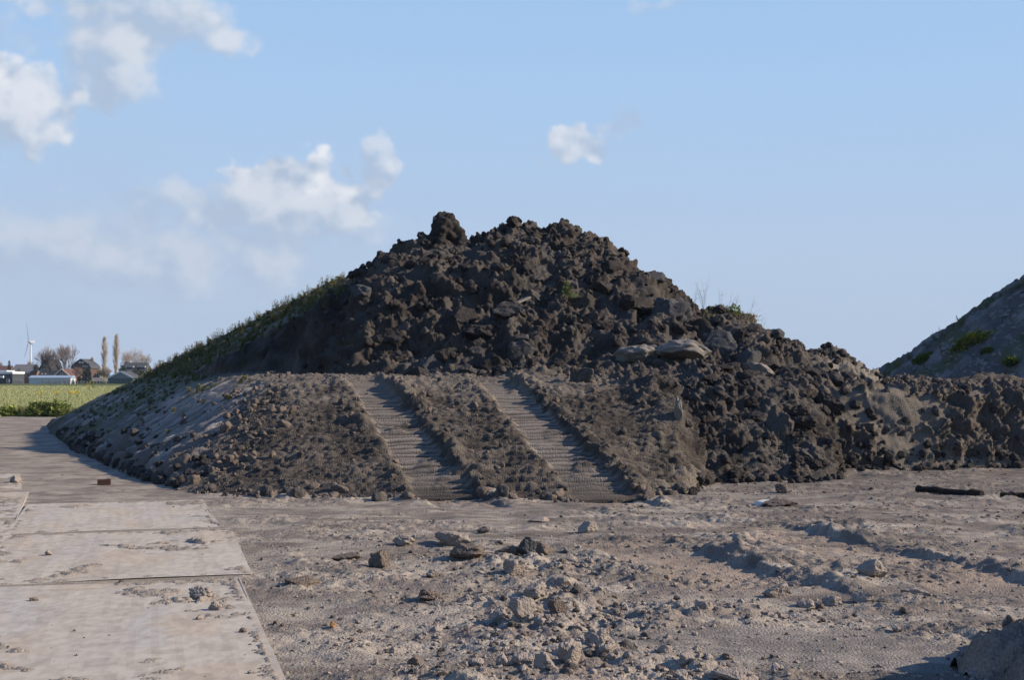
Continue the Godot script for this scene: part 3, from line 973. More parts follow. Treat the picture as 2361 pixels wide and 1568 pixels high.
func build_heap() -> void:
	heap = thing("soil_heap", "big dark clay spoil heap with a tracked ramp on its front", "soil heap", Vector3(0, 0, 0))
	clay_look = soil(Color(1, 1, 1), true, soil_relief, 2.2, 0.6)
	var rows := steps([16.7, 0.032, 23.0, 0.026, 24.4, 0.04, 32.4, 0.12, 37.0, 0.4, 46.0])
	var cols := steps([-18.0, 0.12, -10.0, 0.05, -5.2, 0.03, 8.0, 0.032, 10.4, 0.12, 15.6])
	var w := cols.size(); var hgt := rows.size()
	var vert := PackedVector3Array(); vert.resize(w * hgt)
	var col := PackedColorArray(); col.resize(w * hgt)
	var zone := PackedByteArray(); zone.resize(w * hgt)
	for r in hgt:
		var d := rows[r]
		for c in w:
			var x := cols[c]
			var k := r * w + c
			if heap_h(x, d) <= 0.0 and heap_h(x + 0.25, d + 0.15) <= 0.0:
				vert[k] = Vector3(x, -0.12, -d)
				zone[k] = 9
				continue
			vert[k] = heap_point(x, d)
			col[k] = out_color
			zone[k] = out_zone
	var nrm := grid_normals(vert, w, hgt)
	var pieces := [PackedInt32Array(), PackedInt32Array(), PackedInt32Array(), PackedInt32Array()]
	for r in hgt - 1:
		for c in w - 1:
			var k := r * w + c
			var z := zone[k]
			if z == 9: z = zone[k + w + 1]
			if z == 9: z = zone[k + w]
			if z == 9: continue
			pieces[z].push_back(k); pieces[z].push_back(k + w); pieces[z].push_back(k + w + 1)
			pieces[z].push_back(k); pieces[z].push_back(k + w + 1); pieces[z].push_back(k + 1)
	var called := ["ramp", "weedy_flank", "sandy_bank", "rubble_face"]
	for z in 4:
		if pieces[z].size():
			part(called[z], grid_mesh(vert, nrm, col, pieces[z], clay_look), heap)

func build_right() -> void:
	# the gravel heap beyond the bank
	var o := thing("gravel_heap", "steep grey gravel heap with weeds, behind the low bank on the right", "gravel heap", Vector3(0, 0, 0))
	var n1 := cells(1.6, 401, 2); var n2 := noise(0.5, 402, FastNoiseLite.TYPE_SIMPLEX_SMOOTH, 5); var n3 := cells(5.0, 403)
	var w := 190; var hgt := 130
	var vert := PackedVector3Array(); var col := PackedColorArray(); var idx := PackedInt32Array()
	for r in hgt:
		for c in w:
			var x := 12.6 + c * 0.1; var d := 40.0 + r * 0.12
			vert.push_back(Vector3(x, gravel_h(x, d) + n2.get_noise_2d(x, d) * 0.28 + (-0.6 - n1.get_noise_2d(x, d)) * 0.34 + (-0.6 - n3.get_noise_2d(x, d)) * 0.2, -d))
			var g := n2.get_noise_2d(x * 1.3, d + 40.0)
			var k := mixc(Color(0.13, 0.122, 0.118), Color(0.26, 0.24, 0.225), 0.5 + g * 1.8 + n3.get_noise_2d(x, d) * 0.5)
			col.push_back(mixc(k, Color(0.10, 0.115, 0.05), clampf((n2.get_noise_2d(x * 0.7, d * 0.7 + 9.0) - 0.14) / 0.12, 0.0, 0.6)))
	for r in hgt - 1:
		for c in w - 1:
			var k := r * w + c
			idx.append_array([k, k + w, k + w + 1, k, k + w + 1, k + 1])
	part("gravel_slope", grid_mesh(vert, grid_normals(vert, w, hgt), col, idx, soil(Color(1, 1, 1), true, grit_relief, 3.0, 1.2)), o)
	var stone := clod_mesh(2, 411, 0.5, 8, soil(lin(0.24, 0.23, 0.22), false, soil_relief, 1.5, 0.5))
	var at := []
	for k in 6000:
		var x := rng.randf_range(13.0, 23.0); var d := rng.randf_range(41.0, 48.5)
		var size := 0.03 + 0.13 * pow(rng.randf(), 5.0)
		at.append(Transform3D(any_turn().scaled(Vector3(size, size * 0.8, size)), Vector3(x, gravel_h(x, d) + n2.get_noise_2d(x, d) * 0.28, -d)))
	scatter("loose_stones", stone, at, [], o)
	for q in [[2238, 800, 1.6, 0.42, 0, "largest yellow-green weed mat on the gravel heap, topped with yellow", 44.5], [2127, 836, 0.9, 0.22, 1, "dark green weed mat on the gravel heap, left of the yellow one", 44.0], [2330, 838, 0.4, 0.2, 2, "small green tuft low on the gravel heap at the right edge", 43.5], [2277, 815, 0.35, 0.16, 3, "olive tuft on the gravel heap just right below the yellow mat", 44.2]]:
		var p := gravel_hit(q[0], q[1])
		var yel: bool = q[4] == 0
		var b := bush("weed_mat", q[5], p, Vector3(q[2], q[3], 0.7), 1500 if q[4] < 2 else 500, 0.09, Color(0.06, 0.085, 0.02), Color(0.26, 0.25, 0.03) if yel else Color(0.10, 0.14, 0.03), 420 + q[4], "weed mats on the gravel heap")
		b.rotation.z = 0.52 if q[4] < 2 else 0.3
	var wm := weed_mesh(431, 0.5, 14, 0.08, leafy)
	var places := []
	for k in 420:
		var x := rng.randf_range(13.4, 24.0); var d := rng.randf_range(41.5, 50.0)
		if k < 150: d = 49.0 + rng.randf_range(-0.6, 1.0)
		if n2.get_noise_2d(x * 0.7, d * 0.7 + 9.0) < 0.05 and k > 110: continue
		var size := rng.randf_range(0.3, 0.9)
		places.append(Transform3D(Basis(Vector3.UP, rng.randf() * TAU).scaled(Vector3.ONE * size), Vector3(x, gravel_h(x, d) + n2.get_noise_2d(x, d) * 0.28 + 0.06, -d)))
	scatter("sparse_weeds", wm, places, [], o)
	# flags far behind, seen in the dip between the heaps
	var white := plain(lin(0.8, 0.8, 0.8), 0.8)
	var cloths := [plain(lin(0.75, 0.76, 0.78)), plain(lin(0.1, 0.18, 0.5)), plain(lin(0.72, 0.72, 0.72))]
	var u := [2012.0, 2024.0, 2036.0]
	for k in 3:
		var p := at_depth(u[k], 873.0, 150.0)
		var f := thing("flag", ["white flag at the left of three in the dip behind the heap", "blue and red flag in the middle of three in the dip", "white flag at the right of three in the dip, beside the gravel heap"][k], "flag", Vector3(p.x, 0, p.z), 0.0, "flags in the dip between the heaps")
		var s := Shape.new(); s.tube(Vector3.ZERO, Vector3(0, 3.0, 0), 0.04, 0.03, 6, true)
		part("pole", s.mesh(white), f)
		var c := Shape.new()
		for j in 5:
			c.quad(Vector3(0.05 + j * 0.1, 2.95, sin(j * 1.3) * 0.06), Vector3(0.15 + j * 0.1, 2.95, sin((j + 1) * 1.3) * 0.06), Vector3(0.15 + j * 0.1, 1.9, sin((j + 1) * 1.3) * 0.06), Vector3(0.05 + j * 0.1, 1.9, sin(j * 1.3) * 0.06), Vector3(0, 0, 1))
		part("cloth", c.mesh(cloths[k]), f)
		if k == 1: box_part("red_stripe", f, plain(lin(0.5, 0.06, 0.06)), 0.06, 0.5, 1.9, 2.25, 0.07, 0.09)
	# corner rubble at the lower right
	var rub := thing("rubble_pile", "shaded pile of broken earth slabs in the lower right corner", "rubble pile", Vector3(4.05, 0, -6.85))
	var rv := PackedVector3Array(); var rc := PackedColorArray(); var ri := PackedInt32Array()
	for r in 90:
		for c in 110:
			var x := -1.55 + c * 0.028; var z := 1.3 - r * 0.03
			var h := 0.9 * (1.0 - pow(Vector2(x / 1.35, z / 1.2).length(), 1.15))
			var p := Vector3(x, 0, z)
			h += (-0.6 - n_lump.get_noise_3dv(p * 1.3)) * 0.4 + (-0.6 - n_clod.get_noise_3dv(p)) * 0.4 + (-0.6 - n_crumb.get_noise_3dv(p)) * 0.16
			rv.push_back(Vector3(x, maxf(h, -0.1), z))
			rc.push_back(mixc(Color(0.16, 0.13, 0.11), Color(0.30, 0.25, 0.21), 0.5 + n_fbm.get_noise_3dv(p * 3.0)))
	for r in 89:
		for c in 109:
			var k := r * 110 + c
			ri.append_array([k, k + 110, k + 111, k, k + 111, k + 1])
	part("earth", grid_mesh(rv, grid_normals(rv, 110, 90), rc, ri, clay_look), rub)
	var slab := clod_mesh(3, 441, 0.3, 9, soil(lin(0.25, 0.215, 0.185), false, soil_relief, 1.5, 0.4), Vector3(1, 0.6, 0.8))
	for k in 22:
		var a := rng.randf_range(2.2, 4.1); var rr := rng.randf_range(0.4, 1.25)
		var x := cos(a) * rr; var z := -sin(a) * rr
		var b := part("slab", slab, rub)
		b.transform = Transform3D(any_turn().scaled(Vector3.ONE * rng.randf_range(0.08, 0.2)), Vector3(x, 0.86 * (1.0 - pow(Vector2(x / 1.35, z / 1.2).length(), 1.15)), z))

func gravel_h(x: float, d: float) -> float:
	var r := Vector2((x - 27.5) * 1.0, (d - 49.5) * 1.25).length()
	return maxf(-0.2, 10.35 - r * 0.672)

func gravel_hit(vx: float, vy: float) -> Vector3:
	var r := ray(vx, vy); r /= -r.z
	var d := 38.0
	while d < 56.0:
		var p := Vector3(0, EYE, 0) + r * d
		if p.y <= gravel_h(p.x, d): return p
		d += 0.05
	return Vector3(0, EYE, 0) + r * 50.0

func build_field() -> void:
	# stubble-green meadow: gentle rise and fall, in bands
	var v := PackedVector3Array(); var c := PackedColorArray(); var idx := PackedInt32Array()
	var rows := steps([56.0, 0.6, 80.0, 2.0, 140.0, 5.0, 420.0])
	var w := 120
	for d in rows:
		for k in w:
			var x := lerpf(-0.62 * d - 6.0, -0.12 * d, float(k) / (w - 1))
			v.push_back(Vector3(x, 0.0 + n_fbm.get_noise_2d(x * 0.5, d * 0.5) * 0.07 + clampf((60.0 - d) / 3.0, 0.0, 1.0) * -0.1, -d))
			var f := n_fbm.get_noise_2d(x * 0.12, d * 0.05)
			var g := n_fbm.get_noise_2d(x * 0.7, d * 0.7)
			var k2 := mixc(Color(0.205, 0.235, 0.115), Color(0.36, 0.32, 0.20), 0.42 + f * 1.5 + g * 0.5)
			k2 = mixc(k2, Color(0.26, 0.225, 0.18), clampf((n_patch.get_noise_2d(x * 0.5, d * 0.12) - 0.22) / 0.2, 0.0, 0.6))
			c.push_back(mixc(k2, Color(0.095, 0.125, 0.035), clampf((d - 262.0) / 30.0, 0.0, 0.8)))
	for r in rows.size() - 1:
		for k in w - 1:
			var i := r * w + k
			idx.append_array([i, i + w, i + w + 1, i, i + w + 1, i + 1])
	tag(part("field", grid_mesh(v, grid_normals(v, w, rows.size()), c, idx, soil(Color(1, 1, 1), true, grit_relief, 5.0, 1.6))), "", "", "", "structure")
	# grass blades and stubble over the field
	var tuft := Shape.new()
	var r := RandomNumberGenerator.new(); r.seed = 8
	for k in 14:
		tuft.tint = Color(0.21, 0.255, 0.10).lerp(Color(0.48, 0.43, 0.26), r.randf())
		var a := r.randf() * TAU
		var at := Vector3(cos(a), 0, sin(a)) * r.randf() * 0.35
		tuft.leaf(at, Vector3(r.randfn() * 0.04, r.randf_range(0.05, 0.13), r.randfn() * 0.04), Vector3(r.randfn(), 0, r.randfn()).normalized() * 0.012)
	var places := []
	for k in 15000:
		var d := 58.0 / (1.0 - rng.randf() * 0.76)
		var x := rng.randf_range(-0.46, -0.22) * d
		places.append(Transform3D(Basis(Vector3.UP, rng.randf() * TAU).scaled(Vector3.ONE * rng.randf_range(0.7, 1.4) * (0.6 + d / 130.0)), Vector3(x, n_fbm.get_noise_2d(x * 0.5, d * 0.5) * 0.07, -d)))
	scatter("field_grass", tuft.mesh(leafy), places, [])
	tag(get_node("field_grass"), "short grass and stubble covering the field behind the heap", "grass")
	# weedy verge between yard and field
	var verge := []
	var wm := weed_mesh(71, 0.36, 22, 0.10, leafy)
	for k in 800:
		var d := rng.randf_range(54.5, 63.0)
		var x := rng.randf_range(-0.47, -0.26) * d
		if n_patch.get_noise_2d(x * 0.7, d * 0.5) < -0.12 and k % 3: continue
		verge.append(Transform3D(Basis(Vector3.UP, rng.randf() * TAU).scaled(Vector3.ONE * rng.randf_range(0.35, 1.0)), Vector3(x, 0.0, -d)))
	scatter("verge_weeds", wm, verge, [])
	tag(get_node("verge_weeds"), "strip of low green weeds along the near edge of the field", "weeds")
	for q in [[88.0, 962.0, 1.05, 0.62, "leafy green bush on the field verge, left of the pair"], [131.0, 962.0, 1.15, 0.66, "leafy green bush on the field verge, right of the pair beside the heap"], [20.0, 958.0, 0.9, 0.4, "low green bush on the verge at the left edge of the picture"]]:
		var p := at_depth(q[0], q[1], 54.0)
		bush("verge_bush", q[4], Vector3(p.x, 0, p.z), Vector3(q[2], q[3], 0.8), 1300, 0.10, Color(0.08, 0.115, 0.03), Color(0.30, 0.33, 0.10), int(q[0]), "bushes on the field verge")
	# plants in yellow flower
	var k := 0
	for q in [[163.0, 905.0, 100.0], [222.0, 905.0, 104.0], [276.0, 907.0, 98.0], [307.0, 906.0, 96.0], [360.0, 886.0, 0.0], [332.0, 893.0, 0.0], [408.0, 869.0, 0.0]]:
		var p := at_depth(q[0] * 0.58, q[1], 100.0) if q[2] > 0.0 else hit([205.0, 216.0, 236.0][k - 4], [902.0, 895.0, 884.0][k - 4], 18.0)
		if q[2] > 0.0: p.y = 0.0
		var o := thing("flowering_plant", ["leftmost plant in yellow flower standing in the field", "second plant from the left in yellow flower in the field", "third plant from the left in yellow flower in the field", "fourth plant in yellow flower in the field, nearest the heap", "low yellow-flowered plant on the left shoulder of the heap, lowest of three", "yellow-flowered plant on the left shoulder of the heap, middle of three", "yellow-flowered plant on the left shoulder of the heap, highest of three"][k], "flowering plant", p, 0.0, "plants in yellow flower")
		var s := Shape.new(); var g := Shape.new()
		var rr := RandomNumberGenerator.new(); rr.seed = 90 + k
		var tall := 0.62 if k < 4 else 0.3
		s.tint = Color(0.10, 0.13, 0.04)
		for j in 5 if k < 4 else 2:
			var tip := Vector3(rr.randfn() * 0.14, tall * rr.randf_range(0.7, 1.0), rr.randfn() * 0.1)
			s.tube(Vector3.ZERO, tip, 0.012, 0.006)
			for i in 4:
				var b := tip * rr.randf()
				var a := Vector3(rr.randfn(), 0.3, rr.randfn()).normalized() * 0.11
				s.leaf(b, a, a.cross(Vector3.UP) * 0.3)
			g.tint = Color(0.72, 0.50, 0.02)
			for i in 9:
				var at := tip + Vector3(rr.randfn(), rr.randfn(), rr.randfn()) * 0.045
				g.leaf(at, Vector3(rr.randfn(), rr.randfn(), 0.3).normalized() * (0.075 if k < 4 else 0.03), Vector3(rr.randfn(), rr.randfn(), 0.3).normalized() * 0.035)
		part("stem", s.mesh(leafy), o)
		part("blossom", g.mesh(leafy), o)
		k += 1

func build_village() -> void:
	var white := plain(lin(0.56, 0.57, 0.57), 0.7)
	var glass := plain(lin(0.03, 0.035, 0.04), 0.15)
	glass.metallic_specular = 0.5
	var slate := plain(lin(0.055, 0.06, 0.07), 0.8); var tile_brown := plain(lin(0.10, 0.055, 0.045), 0.85)
	var brick := plain(lin(0.22, 0.11, 0.075), 0.9); var dark := plain(lin(0.045, 0.05, 0.06), 0.8); var black := plain(lin(0.022, 0.023, 0.027), 0.8)
	var grey_roof := plain(lin(0.12, 0.12, 0.125), 0.85); var cream := plain(lin(0.62, 0.56, 0.46), 0.8)
	# wind turbine
	var dt := 2500.0
	var t := thing("wind_turbine", "tall white wind turbine far beyond the village on the left", "wind turbine", Vector3(hx(287, dt), 0, -dt))
	var ty := hy(372, dt)
	var s := Shape.new(); s.tube(Vector3.ZERO, Vector3(0, ty - 1.5, 0), 2.3, 1.35, 14)
	part("tower", s.mesh(white), t)
	var axis := Vector3(-0.83, 0, 0.56)
	s = Shape.new()
	s.box(Vector3(0, ty, 0) - axis * 2.2, Vector3(3.4, 3.4, 11.0), Basis.looking_at(axis, Vector3.UP))
	part("nacelle", s.mesh(white), t)
	var hub := Vector3(0, ty, 0) + axis * 4.6
	s = Shape.new(); s.tube(hub - axis * 1.2, hub + axis * 1.6, 1.7, 0.7, 10, true)
	part("hub", s.mesh(white), t)
	var across := Vector3.UP.cross(axis).normalized()      # rotor plane
	for k in 3:
		var a := deg_to_rad(-19.0 + 120.0 * k)
		var dir := Vector3.UP * cos(a) + across * sin(a) * signf(across.x)
		var b := Shape.new()
		var side := dir.cross(axis).normalized()
		var last: Array = []
		for j in 9:
			var u := j / 8.0
			var wdt := lerpf(1.3, 2.6, u / 0.2) if u < 0.2 else lerpf(2.6, 0.6, (u - 0.2) / 0.8)
			var mid := hub + dir * (42.5 * u) + axis * (1.4 * u * u)
			var ring := [mid + side * wdt, mid + axis * (0.5 * (1.1 - u)), mid - side * wdt * 0.8, mid - axis * (0.5 * (1.1 - u))]
			if last.size():
				for i in 4:
					b.quad(last[i], last[(i + 1) % 4], ring[(i + 1) % 4], ring[i], (ring[i] + ring[(i + 1) % 4]) * 0.5 - mid)
			last = ring
		part("blade", b.mesh(plain(lin(0.34, 0.35, 0.37), 0.6)), t)
	# flat dark shop-like building at the left edge
	var d := 368.0
	var o := thing("flat_building", "dark flat-roofed building with white fascia at the picture's left edge", "building", Vector3(hx(30, d), 0, -d))
	var x0 := hx(-60, d) - o.position.x; var x1 := hx(118, d) - o.position.x
	box_part("wall", o, dark, x0, x1, 0, hy(674, d), -9, 0)
	box_part("fascia", o, white, x0 - 0.1, x1 + 0.1, hy(674, d), hy(653, d), -9.1, 0.12)
	box_part("canopy", o, white, x0, hx(42, d) - o.position.x, hy(712, d), hy(692, d), 0.0, 0.9)
	box_part("roof_box", o, white, x0, hx(52, d) - o.position.x, hy(653, d), hy(641, d), -7, -1)
	window_part(o, hx(77, d) - o.position.x, hy(740, d), 0.75, 0.95, 0.0, white, glass)
	# long bungalow with grey roof
	d = 410.0
	o = thing("bungalow", "long low house with a grey roof and brick front beside the turbine", "house", Vector3(hx(205, d), 0, -d))
	ridge_house(o, 3.35, hy(657, d), hy(584, d), 8.0, brick, grey_roof)
	box_part("fascia", o, white, hx(135, d) - o.position.x, hx(286, d) - o.position.x, hy(668, d), hy(658, d), 0.32, 0.45)
	for u in [165.0, 232.0]: window_part(o, hx(u, d) - o.position.x, hy(690, d), 1.1, 0.75, 0.0, white, glass)
	# brown-red roof at the edge
	d = 420.0
	o = thing("cottage", "cottage with a reddish brown roof half out of the picture on the left", "house", Vector3(hx(20, d), 0, -d))
	ridge_house(o, 2.0, hy(650, d), hy(597, d), 7.0, brick, tile_brown)
	# steep white gabled house
	d = 405.0
	o = thing("steep_house", "white house with black timbering under a steep dark roof", "house", Vector3(hx(424, d), 0, -d), -0.12)
	gable_house(o, 1.85, hy(637, d), hy(541, d), 8.0, white, black, black, 0.35, 0.15, 0.3)
	for u in [-0.9, -0.3, 0.35, 0.95]: box_part("timber", o, black, u - 0.06, u + 0.06, hy(640, d), hy(596 if absf(u) < 0.5 else 618, d), 0.0, 0.05)
	box_part("timber", o, black, -1.6, 1.6, hy(613, d), hy(609, d), 0.05, 0.08)
	window_part(o, 0.0, hy(575, d), 0.5, 0.6, 0.0, black, glass)
	# black barn and brick gable
	d = 392.0
	o = thing("long_barn", "long black barn with two pale windows in its roof", "barn", Vector3(hx(448, d), 0, -d))
	ridge_house(o, 2.9, hy(690, d), hy(640, d), 6.0, black, black)
	for u in [388.0, 420.0]:
		var win := box_part("roof_window", o, cream, -0.22, 0.22, -0.2, 0.2, -0.05, 0.05)
		win.position = Vector3(hx(u, d) - o.position.x, hy(675, d), -0.75)
		win.rotation.x = -0.6
	d = 380.0
	o = thing("brick_house", "small brick house whose cream-edged gable rises behind the glasshouse", "house", Vector3(hx(585, d), 0, -d))
	gable_house(o, 2.7, hy(705, d), hy(630, d), 9.0, brick, tile_brown, cream, 0.45, -0.15)
	window_part(o, -0.2, hy(672, d), 0.8, 0.6, 0.0, white, glass)
	# low glasshouse
	d = 362.0
	o = thing("glasshouse", "long pale glasshouse with a bluish roof behind the reed fence", "glasshouse", Vector3(hx(470, d), 0, -d))
	var pale := plain(lin(0.40, 0.45, 0.52), 0.5); var pale_roof := plain(lin(0.22, 0.28, 0.36), 0.5)
	ridge_house(o, 5.95, hy(711, d), hy(688, d), 4.0, pale, pale_roof)
	for k in 15:
		var x := -5.9 + k * 0.843
		box_part("glazing_bar", o, white if k % 3 else cream, x - 0.05, x + 0.05, 0, hy(711, d), 0.0, 0.06)
	box_part("rail", o, cream, -5.9, 5.9, hy(728, d), hy(725, d), 0.06, 0.1)
	# mansard house
	d = 398.0
	o = thing("brown_house", "tall dark brown gabled house between the bare trees", "house", Vector3(hx(757, d), 0, -d))
	var cut := Shape.new()
	var pts := [Vector2(-2.9, 0), Vector2(-2.9, hy(625, d)), Vector2(-2.4, hy(590, d)), Vector2(0, hy(538, d)), Vector2(2.5, hy(590, d)), Vector2(3.1, hy(625, d)), Vector2(3.1, 0)]
	for k in 6:
		cut.tri_out(Vector3(0, 1, 0), Vector3(pts[k].x, pts[k].y, 0), Vector3(pts[k + 1].x, pts[k + 1].y, 0), Vector3(0, 0, 1))
		cut.quad(Vector3(pts[k].x, pts[k].y, 0), Vector3(pts[k + 1].x, pts[k + 1].y, 0), Vector3(pts[k + 1].x, pts[k + 1].y, -9), Vector3(pts[k].x, pts[k].y, -9), Vector3(pts[k].x + pts[k + 1].x, 3, 0))
	part("wall", cut.mesh(plain(lin(0.085, 0.055, 0.05), 0.85)), o)
	for k in range(1, 5):
		var a := Vector3(pts[k].x, pts[k].y, 0) * Vector3(1.04, 1.0, 1); var b := Vector3(pts[k + 1].x, pts[k + 1].y, 0) * Vector3(1.04, 1.0, 1)
		var r := Shape.new(); var nn := Vector3(a.y - b.y, b.x - a.x, 0).normalized() * 0.22
		r.quad(a + nn + Vector3(0, 0, 0.3), b + nn + Vector3(0, 0, 0.3), b + nn + Vector3(0, 0, -9.3), a + nn + Vector3(0, 0, -9.3), nn)
		r.quad(a + nn + Vector3(0, 0, 0.3), b + nn + Vector3(0, 0, 0.3), b + Vector3(0, 0, 0.3), a + Vector3(0, 0, 0.3), Vector3(0, 0, 1))
		part("roof", r.mesh(slate), o)
	for u in [749.0, 776.0]: window_part(o, hx(u, d) - o.position.x, hy(566, d), 0.62, 0.5, 0.0, white, white)
	for u in [785.0, 812.0]: window_part(o, hx(u, d) - o.position.x, hy(602, d), 0.6, 0.42, 0.0, white, glass)
	# house with dormers
	d = 400.0
	o = thing("dormer_house", "dark-roofed house with white dormer bands behind the evergreens", "house", Vector3(hx(1246, d), 0, -d))
	ridge_house(o, 3.95, hy(648, d), hy(567, d), 7.5, brick, plain(lin(0.06, 0.062, 0.066), 0.85), 0.35)
	for u in [[1190.0, 1240.0], [1290.0, 1350.0]]:
		var dm := box_part("dormer", o, dark, hx(u[0], d) - o.position.x, hx(u[1], d) - o.position.x, hy(630, d), hy(607, d), -3.0, -0.6)
		box_part("dormer_fascia", dm, white, hx(u[0], d) - o.position.x - 0.1, hx(u[1], d) - o.position.x + 0.1, hy(608, d), hy(603, d), -3.0, -0.5)
	box_part("chimney", o, brick, -3.3, -2.8, hy(572, d), hy(555, d), -4.0, -3.5)
	d = 405.0
	o = thing("far_house", "grey roofed house just showing over the heap's left slope", "house", Vector3(hx(1525, d), 0, -d))
	gable_house(o, 2.2, hy(640, d), hy(576, d), 8.0, cream, grey_roof, white)
	o = thing("lean_to", "small white-edged roof left of the house over the heap's slope", "house", Vector3(hx(1375, 385.0), 0, -385.0))
	gable_house(o, 0.9, hy(676, 385.0), hy(646, 385.0), 5.0, cream, grey_roof, white, 0.2)
	# low grey shed
	d = 372.0
	o = thing("low_shed", "low grey corrugated shed left of the blue gabled barn", "shed", Vector3(hx(880, d), 0, -d))
	ridge_house(o, 2.95, hy(741, d), hy(708, d), 4.5, dark, plain(lin(0.13, 0.125, 0.135), 0.8))
	# blue gabled barn
	d = 366.0
	o = thing("gabled_barn", "blue-grey gabled barn with broad white verge boards and teal doors", "barn", Vector3(hx(1132, d), 0, -d))
	gable_house(o, 3.75, hy(716, d), hy(654, d), 10.0, plain(lin(0.13, 0.175, 0.21), 0.8), slate, white, 0.35, 0.0, 0.22)
	for k in 4: box_part("door", o, plain(lin(0.045, 0.085, 0.085), 0.7), -3.3 + k * 1.66, -1.72 + k * 1.66, 0.0, hy(722, d), 0.0, 0.09)
	box_part("lintel", o, dark, -3.6, 3.6, hy(721, d), hy(717, d), 0.0, 0.14)
	# fences
	var post := plain(lin(0.36, 0.33, 0.28), 0.9)
	o = thing("paddock_fence", "grey post and rail fence in front of the low shed", "fence", Vector3(hx(830, 361.0), 0, -361.0))
	for k in 12: box_part("post", o, post, -4.9 + k * 0.9, -4.78 + k * 0.9, 0, 0.85, -0.06, 0.06)
	for y in [0.35, 0.72]: box_part("rail", o, post, -4.95, 5.2, y - 0.05, y + 0.05, 0.06, 0.1)
	o = thing("reed_fence", "ragged fence of pale upright reeds in front of the glasshouse", "fence", Vector3(hx(530, 359.5), 0, -359.5))
	var reeds := Shape.new()
	for k in 150:
		var x := rng.randf_range(-4.1, 4.1)
		reeds.tint = Color(0.42, 0.37, 0.27).lerp(Color(0.25, 0.2, 0.15), rng.randf())
		reeds.tube(Vector3(x, 0, rng.randf_range(-0.1, 0.1)), Vector3(x + rng.randfn() * 0.05, rng.randf_range(0.5, 1.35), 0), 0.03, 0.02)
	part("reeds", reeds.mesh(leafy), o).set_meta("kind", "stuff")
	o = thing("stake_fence", "row of upright wooden stakes between the flat building and the glasshouse", "fence", Vector3(hx(165, 362.0), 0, -362.0))
	for k in 9: box_part("stake", o, post, -1.4 + k * 0.33, -1.3 + k * 0.33, 0, 1.3 + 0.25 * sin(k * 2.3), -0.05, 0.05)
	# trees and hedges
	var bark := Color(0.16, 0.125, 0.105)
	bare_tree("bare_tree", "spreading bare tree just right of the wind turbine", Vector3(hx(425, 402), 0, -402), hy(398, 402), 9.6, bark, 5)
	bare_tree("bare_tree", "tallest broad bare tree, left of the dark brown house", Vector3(hx(612, 400), 0, -400), hy(382, 400), 10.6, bark, 6)
	bare_tree("bare_tree", "pale bare tree with upswept limbs behind the dormer house", Vector3(hx(1262, 430), 0, -430), hy(408, 430), 12.5, Color(0.24, 0.20, 0.165), 7, 0.5)
	bare_tree("bare_tree", "small bare tree over the heap's slope at the right of the village", Vector3(hx(1480, 420), 0, -420), hy(545, 420), 3.6, Color(0.2, 0.17, 0.15), 9)
	bare_tree("bare_tree", "low bare tree at the foot of the wind turbine", Vector3(hx(282, 425), 0, -425), hy(538, 425), 3.6, bark, 10)
	bare_tree("bare_tree", "bare tree at the picture's left edge behind the cottage", Vector3(hx(5, 430), 0, -430), hy(548, 430), 2.8, bark, 12)
	bare_tree("bare_tree", "brown leafless shrubby tree in front of the dark brown house", Vector3(hx(735, 378), 0, -378), hy(588, 378), 4.8, Color(0.15, 0.105, 0.085), 13, 0.3, 0.1)
	bare_tree("bare_tree", "slim dark bare tree between the turbine and the steep white house", Vector3(hx(340, 398), 0, -398), hy(560, 398), 2.6, bark, 14, 0.4)
	bare_tree("bare_tree", "olive brown bare tree below the two poplars", Vector3(hx(985, 385), 0, -385), hy(590, 385), 6.0, Color(0.19, 0.15, 0.09), 15, 0.3, 0.1)
	poplar("poplar", "shorter left one of the two tall columnar poplars", Vector3(hx(977, 410), 0, -410), hy(338, 410), 2.3, Color(0.27, 0.225, 0.18), 21)
	poplar("poplar", "taller right one of the two tall columnar poplars", Vector3(hx(1086, 412), 0, -412), hy(316, 412), 2.6, Color(0.28, 0.23, 0.18), 22)
	poplar("poplar", "small slender poplar right of the dark brown house", Vector3(hx(862, 405), 0, -405), hy(538, 405), 1.0, Color(0.2, 0.16, 0.13), 23)
	var e0 := Color(0.02, 0.032, 0.024); var e1 := Color(0.055, 0.075, 0.05)
	for q in [[818, 372, 2.3, 606, "dark evergreen bush at the right corner of the dark brown house"], [1150, 380, 3.2, 582, "dark evergreen hedge bush left of the dormer house"], [1290, 376, 5.2, 612, "broad dark evergreen bush in front of the dormer house"], [905, 376, 2.2, 678, "round dark bush behind the low grey shed"], [745, 364, 0.9, 700, "narrow dark conifer left of the low shed"]]:
		bush("evergreen_bush", q[4], Vector3(hx(q[0], q[1]), 0, -q[1]), Vector3(q[2], hy(q[3], q[1]) * 0.92, 2.0), 1500, 0.35, e0, e1, q[0], "evergreens of the village")
	bush("brown_bush", "wide brown winter hedge right of the dark brown house", Vector3(hx(955, 378), 0, -378), Vector3(5.6, hy(622, 378) * 0.9, 2.0), 1800, 0.3, Color(0.09, 0.075, 0.05), Color(0.17, 0.13, 0.075), 31)
	bush("brown_bush", "reddish brown shrub in front of the long bungalow", Vector3(hx(178, 402), 0, -402), Vector3(2.0, hy(622, 402) * 0.9, 1.4), 900, 0.28, Color(0.14, 0.085, 0.055), Color(0.24, 0.15, 0.10), 32)
	# spruce
	o = thing("spruce", "small dark spruce behind the bungalow at the left", "tree", Vector3(hx(88, 415), 0, -415), 0.0, "")
	var st := Shape.new(); st.tint = Color(0.08, 0.06, 0.045); st.tube(Vector3.ZERO, Vector3(0, hy(550, 415), 0), 0.12, 0.02, 5)
	part("trunk", st.mesh(leafy), o)
	var sc := Shape.new()
